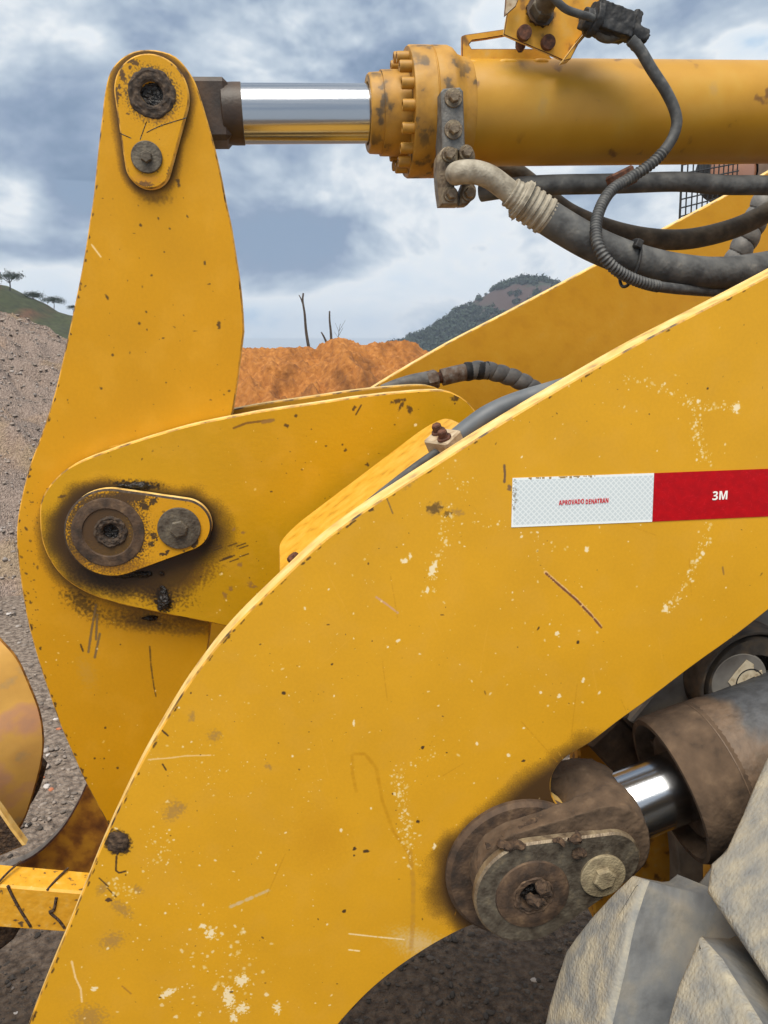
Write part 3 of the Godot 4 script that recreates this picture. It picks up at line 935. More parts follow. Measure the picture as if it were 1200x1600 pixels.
	put("mud_clump", nets(func(p: Vector3) -> float:
		var q := p - cc
		q.x *= 1.2
		return Vector3(q.x, q.y, q.z * 3.2).length() - 0.0135 + nz.get_noise_3dv(p) * 0.006, cc - Vector3(0.025, 0.025, 0.006), cc + Vector3(0.025, 0.025, 0.014), 0.0014, M.dirt), arm)
	var far := put("lift_arm", plate(shape, -1.70, 0.036, 0.0018, M.paint, M.chamfer, M.edge), loader)
	tag(far, "far yellow lift arm rising behind the hoses")
	var cross := MB.new()
	var a := at(700, 900, 1.0)
	cross.lathe([[0.075, 0], [0.075, 0.862]], 40, Transform3D(Basis(), Vector3(a.x, a.y, -1.699)))
	put("cross_tube", cross.done(M.paint), loader)
	# reflective tape
	make_tape()


func make_tape() -> void:
	var d := ARM - 0.0006
	var tape := Node3D.new()
	tape.name = "reflective_tape"
	tape.position = -GRIP
	loader.add_child(tape)
	tag(tape, "white and red reflective tape strip on the near lift arm")
	var im := Image.create(600, 200, false, Image.FORMAT_RGB8)
	for y in 200:
		for x in 600:
			var u := (x + y) / 23.0
			var v := (x - y) / 23.0
			var e := minf(absf(fposmod(u, 1.0) - 0.5), absf(fposmod(v, 1.0) - 0.5))
			var k := fine_noise[(y & 511) * 512 + ((x + 60) & 511)] / 255.0 - 0.5
			var c := rgb(216, 221, 221) if e < 0.13 else rgb(194, 202, 204)
			if y < 9 or y > 190 or x < 7: c = rgb(224, 228, 226)
			im.set_pixel(x, y, Color(c.r + k * 0.05, c.g + k * 0.05, c.b + k * 0.05))
	for k in 26:                      # its upper edge and left end are nibbled and dirty
		var x := rng.randi_range(60, 360)
		im.fill_rect(Rect2i(x, 0, rng.randi_range(4, 12), rng.randi_range(3, 9)), rgb(150, 128, 88))
	for k in 30: im.fill_rect(Rect2i(rng.randi_range(0, 14), rng.randi_range(0, 130), rng.randi_range(3, 8), rng.randi_range(3, 9)), rgb(150, 148, 140))
	var red := Image.create(600, 200, false, Image.FORMAT_RGB8)
	for y in 200:
		for x in 600:
			var k := fine_noise[((y * 2) & 511) * 512 + ((x * 2) & 511)] / 255.0 - 0.5
			var q := broad_noise[((y * 2) & 511) * 512 + ((x * 2) & 511)] / 255.0 - 0.5
			red.set_pixel(x, y, Color((168 + q * 26 + k * 16) / 255.0, (2 + maxf(k, 0) * 20) / 255.0, (14 + maxf(k, 0) * 20) / 255.0))
	for k in 420:
		var x := rng.randf() * 600
		var y := rng.randf() * 200
		var t := rng.randf() * TAU
		var l := rng.randi_range(4, 14)
		for j in l:
			var xi := int(x + cos(t) * j)
			var yi := int(y + sin(t) * j)
			if xi >= 0 and yi >= 0 and xi < 600 and yi < 200: red.set_pixel(xi, yi, red.get_pixel(xi, yi).lerp(Color(0.86, 0.25, 0.3), 0.45))
	var rough := func(t: Image) -> StandardMaterial3D:
		var m := StandardMaterial3D.new()
		m.albedo_texture = ImageTexture.create_from_image(t)
		m.roughness = 0.4
		m.metallic_specular = 0.3
		return m
	var patch := func(q: Array, called: String, m: Material) -> void:
		var b := MB.new()
		var p := []
		for k in q: p.append(at(k[0], k[1], d))
		var z := Vector3(0, 0, 1)
		b.tri(p[0], p[1], p[2], z, z, z, Vector2(0, 0), Vector2(1, 0), Vector2(1, 1))
		b.tri(p[0], p[2], p[3], z, z, z, Vector2(0, 0), Vector2(1, 1), Vector2(0, 1))
		for k in 4:
			var o: Vector3 = p[k]
			var o2: Vector3 = p[(k + 1) % 4]
			b.quad(o, o2, o2 - z * 0.0005, o - z * 0.0005, (o + o2) / 2 - (p[0] + p[2]) / 2)
		put(called, b.done(m), tape)
	patch.call([[801, 747], [1022, 739.3], [1019, 815.2], [799, 824]], "white_panel", rough.call(im))
	patch.call([[1022.4, 739.3], [1290, 729], [1289, 803], [1019.4, 815.2]], "red_panel", rough.call(red))
	var tilt := -atan2(739.3 - 747, 221.0)
	lettering("APROVADO", tape, at(893, 784.4, d - 0.0004), 40 * unit(893, 784, d), 7.4 * unit(893, 784, d), tilt, rgb(196, 20, 30))
	lettering("DENATRAN", tape, at(933, 782.8, d - 0.0004), 36 * unit(933, 784, d), 7.4 * unit(933, 784, d), tilt, rgb(196, 20, 30))
	lettering("3M", tape, at(1125, 774, d - 0.0004), 24 * unit(1125, 774, d), 13.5 * unit(1125, 774, d), tilt, rgb(236, 232, 226))

func lettering(text: String, parent: Node, p: Vector3, wide: float, high: float, tilt: float, col: Color) -> void:
	var t := TextMesh.new()
	var f := SystemFont.new()
	f.font_names = PackedStringArray(["Droid Sans"])
	f.font_weight = 700
	t.font = f
	t.text = text
	t.font_size = 64
	t.pixel_size = 0.01
	t.depth = 0.02
	t.curve_step = 1.0
	var m := StandardMaterial3D.new()
	m.albedo_color = col
	m.roughness = 0.4
	t.material = m
	var box := t.get_aabb()
	var s := Vector3(wide / box.size.x, high / box.size.y, 0.0003 / box.size.z)
	var ctr := box.position + box.size / 2.0
	var b := Basis(Vector3(0, 0, 1), tilt) * Basis.from_scale(s)
	put("lettering", t, parent, Transform3D(b, p - b * ctr))


# ---------------------------------------------------------------- small fittings
func hex_bolt(r: float, h: float) -> MB:
	var b := MB.new()
	var z := Vector3(0, 0, 1)
	for i in 6:
		var t0 := TAU * i / 6.0
		var t1 := TAU * (i + 1) / 6.0
		var p0 := Vector3(cos(t0), sin(t0), 0)
		var p1 := Vector3(cos(t1), sin(t1), 0)
		b.quad(p0 * r, p1 * r, p1 * r + z * h * 0.8, p0 * r + z * h * 0.8, p0 + p1)
		b.quad(p0 * r + z * h * 0.8, p1 * r + z * h * 0.8, p1 * r * 0.84 + z * h, p0 * r * 0.84 + z * h, p0 + p1 + z)
		b.flat(p0 * r * 0.84 + z * h, p1 * r * 0.84 + z * h, z * h, z)
	return b

func ring_shape(ro: float, ri: float, h: float) -> MB:
	var b := MB.new()
	b.lathe([[ri, 0], [ri, h * 0.9], [ri * 1.03, h], [ro * 0.95, h], [ro, h * 0.75], [ro, 0]], 40)
	return b

# washer and bolt on a plate at pixel x, y
func bolted(parent: Node, x: float, y: float, d: float, rw: float, rh: float, m: Material, roll := 0.3, hw := 0.004, hh := 0.011) -> void:
	var u := unit(x, y, d)
	put("washer", ring_shape(rw * u, rh * u * 0.6, hw).done(m), parent, Transform3D(Basis(), at(x, y, d)))
	put("bolt", hex_bolt(rh * u, hh).done(m), parent, Transform3D(Basis(Vector3(0, 0, 1), roll), at(x, y, d) + Vector3(0, 0, hw * 0.9)))

# a raised, ragged ring of dried grease round a pin's end, and the black hole in it
func crust(parent: Node, x: float, y: float, d: float, ro: float, ri: float, high: float, m: Material, seed_: int, wild := 1.0) -> void:
	var u := unit(x, y, d)
	var n := fnl(seed_, 1.6, 4)
	var ctr := at(x, y, d)
	var prof := [[ro, -0.002], [ro * 0.95, high * 0.5], [ro * 0.85, high], [lerpf(ro, ri, 0.45), high * 0.8], [lerpf(ro, ri, 0.7), high * 0.95], [ri * 1.15, high * 0.8], [ri, high * 0.2], [ri * 0.9, -0.012]]
	var fine := []
	for i in prof.size() - 1:
		for k in 4:
			fine.append([lerpf(prof[i][0], prof[i + 1][0], k / 4.0), lerpf(prof[i][1], prof[i + 1][1], k / 4.0)])
	fine.append(prof[prof.size() - 1])
	var p := PackedVector3Array()
	for q in fine:
		for j in 72:
			var t := TAU * j / 72.0
			var w := n.get_noise_3d(cos(t) * q[0] / ro * 1.6, sin(t) * q[0] / ro * 1.6, q[1] * 60)
			var w2 := n.get_noise_3d(cos(t) * q[0] / ro * 5.0, sin(t) * q[0] / ro * 5.0, 7.0)
			var rr: float = q[0] * (1.0 + 0.10 * w * wild) * u
			p.append(ctr + Vector3(cos(t) * rr, sin(t) * rr, maxf(q[1], -0.012) * (1.0 + 0.7 * w * wild) + 0.0016 * w2 * wild))
	var b := MB.new()
	b.grid(p, fine.size(), 72, true)
	put("grease_ring", b.done(m), parent)
	var hole := MB.new()
	var q := PackedVector3Array()
	for i in 9:
		for j in 24:
			var t := TAU * j / 24.0
			var f := i / 8.0
			q.append(ctr + Vector3(cos(t), sin(t), 0) * ri * u * 1.1 * (1.0 - f + 0.001) + Vector3(0, 0, -0.006 + 0.004 * n.get_noise_3d(cos(t) * (1 - f) * 3, sin(t) * (1 - f) * 3, 3)))
	hole.grid(q, 9, 24, true)
	put("grease_plug", hole.done(M.grease), parent)


# ---------------------------------------------------------------- pivot bracket of the tilt lever
func make_pivot() -> void:
	var d := HINGE
	var pts := [[62, 800], [67, 850], [90, 893], [125, 921], [175, 941], [250, 958], [350, 978], [450, 1003, 1], [640, 900, 1], [752, 720], [752, 668], [742, 641], [732, 629], [720, 620], [706, 613], [685, 609.5], [635, 612], [560, 620], [500, 629], [417, 641], [362, 651], [300, 664], [233, 683], [167, 705], [112, 728], [83, 752], [66, 778]]
	BASE = Vector3(187, 140, 14)
	var s := sheet(d, 40, 590, 770, 1020, 1000.0, 140)
	BASE = Vector3(193, 139, 14)
	var ca := at2(175, 835, d)
	var cb := at2(287, 822, d)
	var u := unit(175, 835, d)
	s.grease(ca, 66 * u, cb, 40 * u, 34 * u, BLACK, 1.0, 1.7)
	s.grease(ca, 70 * u, at2(250, 870, d), 45 * u, 20 * u, Vector3(60, 42, 22), 0.9, 2.2)
	mark(s, d, 240, 925, 60, 22, Vector3(60, 42, 22), 0.85, 1.5, 0.9, -0.3)
	mark(s, d, 255, 938, 14, 22, BLACK, 0.95, 1.1, 0.4, 0.2)
	mark(s, d, 215, 758, 40, 8, BLACK, 0.9, 1.2, 0.5, -0.1)
	mark(s, d, 150, 905, 50, 20, BLACK, 0.7, 1.3, 0.8, -0.5)
	mark(s, d, 310, 900, 40, 18, Vector3(90, 62, 26), 0.6, 1.6, 0.8, 0.5)
	line(s, d, [[365, 669], [385, 661], [410, 658], [425, 656]], 3, Vector3(120, 84, 30), 0.8, 0.2)
	line(s, d, [[410, 660], [428, 656]], 5, Vector3(140, 104, 50), 0.6, 0.2)
	for q in [[448, 665, 3, 5], [463, 650, 3, 3], [553, 638, 5, 3], [620, 627, 10, 4], [712, 622, 8, 5], [540, 703, 3, 3], [535, 695, 2, 2], [574, 726, 4, 3], [97, 776, 7, 3], [628, 632, 12, 3], [640, 640, 4, 8]]:
		mark(s, d, q[0], q[1], q[2], q[3], BROWN, 0.85, 1.2, 0.4, rng.randf())
	for q in [[391, 913, 5, 5], [375, 882, 5, 4], [397, 917, 5, 3], [365, 827, 4, 3], [380, 832, 4, 3], [360, 920, 5, 4], [351, 930, 4, 6]]:
		mark(s, d, q[0], q[1], q[2], q[3], Vector3(140, 104, 62), 0.8, 1.2, 0.5)
	for k in 12:
		var x := rng.randf_range(325, 375)
		var y := rng.randf_range(850, 880)
		line(s, d, [[x, y], [x + 14, y - 5]], 1.6, BROWN, 0.7, 0.2)
	line(s, d, [[556, 648], [565, 632]], 1.8, BROWN, 0.8, 0.1)
	strew(s, d, 60, 600, 750, 980, 130, 0.5, 1.7, BROWN)
	strew(s, d, 330, 640, 700, 960, 50, 0.7, 2.4, WHITE)
	var shape := outline(pts, d)
	var face := sheet_material(s)
	var near := put("pivot_bracket", plate(shape, -d, 0.030, 0.002, face, M.chamfer, M.edge, s.lo, Vector2(s.w, s.h) / s.ppm), loader)
	tag(near, "near yellow pivot bracket plate, greasy round its pin")
	var far := put("pivot_bracket", plate(shape, -1.305, 0.030, 0.002, M.paint, M.chamfer, M.edge), loader)
	tag(far, "far pivot bracket plate, only its upper edge showing")
	var cd := d - 0.018
	var k := (1.0 - 0.018 / d)
	var c1 := at2(174, 834, cd)
	var c2 := at2(287, 822, cd)
	var uu := unit(175, 835, cd)
	var cs := sheet(cd, 90, 750, 345, 920, 1500.0, 60)
	for q in [[165, 832, 66, 66, 0.9], [150, 815, 40, 44, 0.9], [175, 790, 40, 22, 0.8], [118, 860, 16, 30, 0.5], [205, 775, 30, 12, 0.9]]:
		mark(cs, cd, q[0], q[1], q[2], q[3], Vector3(72, 54, 36), q[4], 0.8, 0.3)
	for q in [[240, 783, 9, 5], [225, 790, 6, 10], [237, 850, 5, 4], [262, 862, 4, 3], [240, 838, 5, 8], [255, 866, 6, 3], [305, 850, 8, 4], [226, 793, 5, 4], [215, 860, 10, 4]]:
		mark(cs, cd, q[0], q[1], q[2], q[3], Vector3(66, 50, 32), 0.95, 1.3, 0.3, rng.randf())
	mark(cs, cd, 190, 886, 60, 16, Vector3(120, 82, 30), 0.7, 1.2, 0.8)
	mark(cs, cd, 120, 880, 20, 24, Vector3(120, 82, 30), 0.6, 1.2, 0.8)
	strew(cs, cd, 100, 760, 330, 905, 90, 0.6, 2.5, BROWN)
	var cap := put("retainer_plate", plate(tapered(c1, 69 * uu, c2, 42 * uu), -cd, 0.0175, 0.003, sheet_material(cs), M.dark_dirt, M.edge, cs.lo, Vector2(cs.w, cs.h) / cs.ppm, Vector3(at2(172, 832, cd).x, at2(172, 832, cd).y, 20 * uu)), loader)
	tag(cap, "yellow retainer plate on the lever pivot pin")
	var dish := MB.new()
	dish.lathe([[54 * uu, -0.001], [53 * uu, 0.001], [51 * uu, 0.0018], [38 * uu, 0.0022], [36 * uu, -0.0006], [35 * uu, -0.001], [20 * uu, -0.0004], [18 * uu, -0.0004]], 56, Transform3D(Basis(), at(169, 832, cd)))
	put("pin_end", dish.done(M.pin_brown), cap)
	crust(cap, 173, 831, cd, 25, 12, 0.0035, M.dark_dirt, 401, 1.0)
	bolted(cap, 280, 825, cd, 32, 14, M.dark_steel, 0.2, 0.004, 0.006)
	# lumps of grease squeezed out over and under the plate
	var n := fnl(403, 42, 3)
	for q in [[215, 759, 30, 5], [215, 897, 36, 6], [256, 938, 11, 18], [232, 965, 14, 3]]:
		var depth := HINGE if q[1] < 960 else LEVER
		var c := at(q[0], q[1], depth)
		var rx: float = q[2] * u
		var ry: float = q[3] * u
		put("grease_lump", nets(func(p: Vector3) -> float:
			var e := (p - c) / Vector3(rx, ry, 0.006)
			return (e.length() - 1.0) * minf(ry, 0.006) + n.get_noise_3dv(p) * 0.004, c - Vector3(rx + 0.01, ry + 0.01, 0.008), c + Vector3(rx + 0.01, ry + 0.01, 0.016), 0.0026, M.grease), near)


# ---------------------------------------------------------------- tilt lever
func make_lever() -> void:
	var d := LEVER
	var pts := [[231, 77], [254, 80], [274, 88], [292, 107], [306, 131], [321, 178], [335, 228], [346, 277], [354, 319], [361, 350], [369, 400], [375, 440], [379, 480], [381, 518, 1], [377, 550], [370, 603], [361, 660], [350, 730], [338, 830], [330, 930], [328, 985], [318, 1060], [300, 1180], [280, 1300], [262, 1390], [228, 1400], [200, 1350], [170, 1291], [150, 1254], [132, 1219], [110, 1170], [93, 1130], [68, 1058], [54, 1012], [42, 965], [32, 905], [26, 850], [27, 815], [33, 780], [46, 729], [62, 686], [76, 645], [87, 608], [98, 562], [107, 522], [117, 474], [126, 430], [134, 385], [140, 345], [146, 305], [153, 235], [159, 184], [164, 143], [172, 112], [188, 92], [209, 80]]
	var s := sheet(d, 20, 60, 395, 1410, 900.0, 300)
	var u := unit(230, 180, d)
	s.grease(at2(238, 146, d), 60 * u, at2(232, 258, d), 38 * u, 15 * u, Vector3(66, 46, 22), 0.95, 1.6)
	mark(s, d, 290, 120, 10, 40, BROWN, 0.8, 1.0, 0.8, -0.4)
	mark(s, d, 245, 310, 30, 10, Vector3(110, 76, 26), 0.6, 1.2, 0.9)
	s.grease(at2(175, 835, d), 112 * u, at2(300, 900, d), 72 * u, 26 * u, BLACK, 0.9, 1.6)
	mark(s, d, 225, 972, 70, 18, Vector3(60, 42, 24), 0.75, 1.0, 0.9, -0.2)
	mark(s, d, 130, 945, 40, 16, BLACK, 0.6, 1.5, 0.8, -0.7)
	mark(s, d, 300, 985, 40, 10, Vector3(120, 88, 40), 0.6, 1.4, 0.8)
	for w in [[[150, 945], [143, 985], [138, 1020]], [[156, 990], [148, 1028]], [[152, 960], [150, 1000]]]:
		line(s, d, w, 3, Vector3(120, 96, 62), 0.7, 0.25)
	mark(s, d, 135, 1050, 16, 34, Vector3(180, 138, 66), 0.5, 1.2, 0.8, 0.2)
	line(s, d, [[234, 1010], [236, 1040], [240, 1070], [244, 1090]], 1.8, Vector3(96, 70, 30), 0.8, 0.3)
	line(s, d, [[126, 1007], [130, 1018]], 2.2, BROWN, 0.9, 0.0)
	for q in [[278, 284, 5, 10], [342, 508, 4, 10], [320, 410, 3, 6], [167, 465, 3, 6], [237, 430, 3, 3], [248, 342, 2, 4], [265, 357, 2, 3], [220, 352, 3, 5], [218, 505, 3, 4], [228, 487, 2, 3], [230, 515, 2, 3], [305, 517, 4, 2], [327, 444, 5, 2], [199, 438, 2, 2], [357, 611, 4, 3], [350, 617, 2, 2], [158, 607, 3, 3], [259, 598, 2, 2], [330, 625, 3, 2], [63, 1013, 3, 4], [255, 528, 3, 3], [165, 1137, 3, 3], [183, 1200, 3, 3], [148, 1185, 2, 2], [163, 1185, 2, 2], [176, 555, 3, 3], [293, 338, 2, 3], [257, 394, 2, 2]]:
		mark(s, d, q[0], q[1], q[2] * 0.75, q[3] * 0.75, BROWN, 0.85, 1.4, 0.4, rng.randf() * 0.8)
	line(s, d, [[143, 382], [158, 402]], 2.6, Vector3(224, 192, 140), 0.8, 0.2)
	for k in 10:
		var x := rng.randf_range(160, 330)
		line(s, d, [[x, 700 - (x - 160) * 0.12], [x + rng.randf_range(20, 50), 690 - (x - 160) * 0.14]], 1.4, Vector3(226, 178, 80), 0.6, 0.35)
	for k in 26:               # chipped along its front edge
		var i := rng.randi_range(27, 52)
		var a: Array = pts[i]
		var b: Array = pts[i + 1]
		var t := rng.randf()
		mark(s, d, lerpf(a[0], b[0], t) + 2, lerpf(a[1], b[1], t), rng.randf_range(1.5, 4), rng.randf_range(2, 6), BROWN, 0.9, 1.4, 0.4)
	strew(s, d, 30, 300, 380, 1250, 150, 0.5, 1.5, BROWN, 1.0)
	strew(s, d, 60, 900, 330, 1250, 40, 0.7, 2.0, WHITE)
	strew(s, d, 30, 760, 60, 980, 60, 0.6, 2.2, BROWN)
	var shape := outline(pts, d)
	var lever := put("tilt_lever", plate(shape, -d, 0.030, 0.002, sheet_material(s), M.chamfer, M.edge, s.lo, Vector2(s.w, s.h) / s.ppm), loader)
	tag(lever, "tall yellow tilt lever standing upright beside the bucket")
	put("rear_cheek", plate(grown(shape, -0.003), -1.272, 0.030, 0.002, M.paint, M.chamfer, M.edge), lever)
	var web := MB.new()
	var w0 := at(200, 700, d)
	web.box(Vector3(w0.x - 0.05, w0.y - 0.55, -1.271), Vector3(w0.x + 0.06, w0.y + 0.1, -1.234))
	put("web", web.done(M.paint), lever)
	var cd := d - 0.014
	var uu := unit(235, 170, cd)
	var hc := at2(238, 148, cd)
	var cs := sheet(cd, 165, 70, 310, 305, 1500.0, 160)
	mark(cs, cd, 238, 148, 47, 46, Vector3(84, 66, 48), 0.9, 0.7, 0.3)
	mark(cs, cd, 245, 182, 30, 12, Vector3(176, 120, 30), 0.7, 1.0, 0.6)
	for q in [[205, 95, 12, 4], [190, 115, 4, 12], [182, 150, 4, 16], [186, 135, 3, 5], [193, 120, 4, 8], [187, 148, 4, 3], [203, 105, 3, 4], [209, 100, 3, 2], [215, 100, 4, 3], [200, 178, 3, 2], [273, 100, 6, 3], [291, 126, 3, 6], [240, 84, 14, 2], [280, 240, 4, 12], [265, 272, 5, 8], [198, 275, 4, 12], [225, 288, 16, 5]]:
		mark(cs, cd, q[0], q[1], q[2], q[3], Vector3(84, 62, 40), 0.9, 1.3, 0.3, 0.0)
	mark(cs, cd, 230, 280, 30, 12, Vector3(176, 118, 60), 0.5, 1.2, 0.8)
	strew(cs, cd, 175, 80, 300, 295, 60, 0.5, 1.8, BROWN)
	var cap := put("retainer_plate", plate(tapered(at2(237, 146, cd), 61.5 * uu, at2(231, 258, cd), 38 * uu), -cd, 0.0135, 0.002, sheet_material(cs), M.chamfer, M.edge, cs.lo, Vector2(cs.w, cs.h) / cs.ppm, Vector3(hc.x, hc.y, 20 * uu)), loader)
	tag(cap, "yellow retainer plate at the top of the tilt lever")
	crust(cap, 237, 146, cd, 41, 19, 0.0026, M.dark_dirt, 411, 0.8)
	bolted(cap, 229.5, 246, cd, 25.5, 10, M.dark_steel, 0.5, 0.004, 0.006)
	# cracks in its paint
	for w in [[[229, 207], [250, 197], [275, 189], [292, 184]], [[187, 208], [205, 216]], [[229, 190], [219, 218]]]:
		var b := MB.new()
		var l := PackedVector3Array()
		for p in w: l.append(at(p[0], p[1], cd + 0.0002))
		pipe(b, course(Array(l), 5), func(_l, _a): return 0.0007, 6)
		put("paint_crack", b.done(M.grease), cap)


# ---------------------------------------------------------------- tilt cylinder
func make_tilt_cylinder() -> void:
	var d := 1.25
	var a := at(560, 178, d)
	var e := at(1300, 177, d)
	var fr := frame(a, e - a)
	var axis := (e - a).normalized()
	var ax := func(x: float) -> float: return (at(x, 178, d) - a).dot(axis)
	var u := unit(700, 178, d) * 0.985
	var barrel := MB.new()
	barrel.lathe([[84 * u, ax.call(720)], [84 * u, ax.call(900)], [84 * u, ax.call(1200)], [84 * u, ax.call(2300)], [0.01, ax.call(2300)]], 72, fr)
	var cyl := put("tilt_cylinder", barrel.done(M.barrel_paint), loader)
	tag(cyl, "thick yellow hydraulic tilt cylinder across the top")
	var rod := MB.new()
	rod.lathe([[46 * u, ax.call(379)], [46 * u, ax.call(640)]], 64, fr)
	put("rod", rod.done(M.chrome), cyl)
	var gland := MB.new()
	gland.lathe([[47 * u, ax.call(585)], [49 * u, ax.call(574)], [59 * u, ax.call(574)], [62 * u, ax.call(577)], [63 * u, ax.call(593)], [63 * u, ax.call(594)], [66 * u, ax.call(594)], [67 * u, ax.call(634)]], 64, fr)
	put("gland", gland.done(M.gland_paint), cyl)
	var fl := MB.new()
	fl.lathe([[60 * u, ax.call(634)], [100 * u, ax.call(634)], [102 * u, ax.call(637)], [102 * u, ax.call(667)], [100.5 * u, ax.call(668)], [100.5 * u, ax.call(669)], [102 * u, ax.call(670)], [102 * u, ax.call(692)], [99 * u, ax.call(699)], [90 * u, ax.call(707)], [87 * u, ax.call(714)], [86 * u, ax.call(724)], [84.2 * u, ax.call(727)]], 72, fr)
	put("flange", fl.done(M.gland_paint), cyl)
	var sock := MB.new()
	var r := 9.0 * u
	var h := 21.0 * u
	sock.lathe([[0.0005, h * 0.45], [r * 0.55, h * 0.45], [r * 0.55, h], [r * 0.88, h], [r, h * 0.92], [r, 0]], 20)
	var sm := sock.done(M.gland_paint)
	for i in 16:
		var t := TAU * (i + 0.27) / 16.0
		var p := fr * Vector3(cos(t) * 85 * u, sin(t) * 85 * u, ax.call(635))
		put("bolt", sm, cyl, frame(p, -axis))
	# rod eye: a block between the lever's cheeks that turns into the round rod
	var eye := MB.new()
	var x0: float = ax.call(237)
	var x1: float = ax.call(360)
	eye.box(Vector3(-47.5 * u, -47.5 * u, x0) if absf(fr.basis.y.y) > 0.5 else Vector3(-0.033, -47.5 * u, x0), Vector3(47.5 * u, 47.5 * u, x1), Transform3D(fr.basis * Basis.from_scale(Vector3(0.75, 1, 1)), fr.origin), 0.007)
	eye.lathe([[0.03, x1 - 0.012], [45 * u, x1 - 0.010], [47 * u, x1 - 0.002], [47.5 * u, x1 + 0.006], [47.5 * u, x1 + 0.018], [46.5 * u, ax.call(379)], [0.02, ax.call(379)]], 48, fr)
	tag(put("rod_eye", eye.done(M.dark_brown), cyl), "greasy dark brown rod eye behind the lever")
	var collar := MB.new()
	collar.lathe([[46.8 * u, ax.call(369)], [47 * u, ax.call(371)], [47 * u, ax.call(379)], [46.2 * u, ax.call(380)]], 48, fr)
	put("collar", collar.done(M.grey_steel), cyl)
	# port block on the near side, with its split flange and elbow
	var pd := 1.135
	var pu := unit(706, 190, pd)
	var blk := put("port_block", plate(outline([[689, 143, 1], [693, 138, 1], [719, 136, 1], [724, 142, 1], [727, 236, 1], [692, 238, 1]], pd, 30), -pd, 0.05, 0.002, M.grey_steel, M.grey_steel, M.grey_steel), cyl)
	for y in [153.5, 203.0]: bolted(cyl, 708, y, pd, 15.5, 9.5, M.bolt, 0.2 if y < 160 else 0.4, 0.003, 0.009)
	for side in [[[683, 250], [688, 236], [700, 228], [716, 232, 1], [717, 262, 1], [707, 275, 1], [712, 296, 1], [717, 300, 1], [717, 321, 1], [688, 321, 1], [684, 290]], [[719, 234, 1], [731, 227], [741, 234], [743, 258], [738, 280], [744, 292], [744, 304], [731, 320, 1], [719, 321, 1], [719, 300, 1], [727, 280, 1], [719, 262, 1]]]:
		put("flange_half", plate(outline(side, pd - 0.004, 6), -(pd - 0.004), 0.026, 0.003, M.bolt, M.bolt, M.bolt), cyl)
	for q in [[701, 242], [728, 239], [704, 304], [732, 303]]:
		put("bolt", hex_bolt(9.5 * pu, 0.013).done(M.bolt), cyl, Transform3D(Basis(Vector3(0, 0, 1), rng.randf()), at(q[0], q[1], pd - 0.004)))
		put("washer", ring_shape(12.5 * pu, 5 * pu, 0.004).done(M.bolt), cyl, Transform3D(Basis(), at(q[0], q[1], pd - 0.004)))


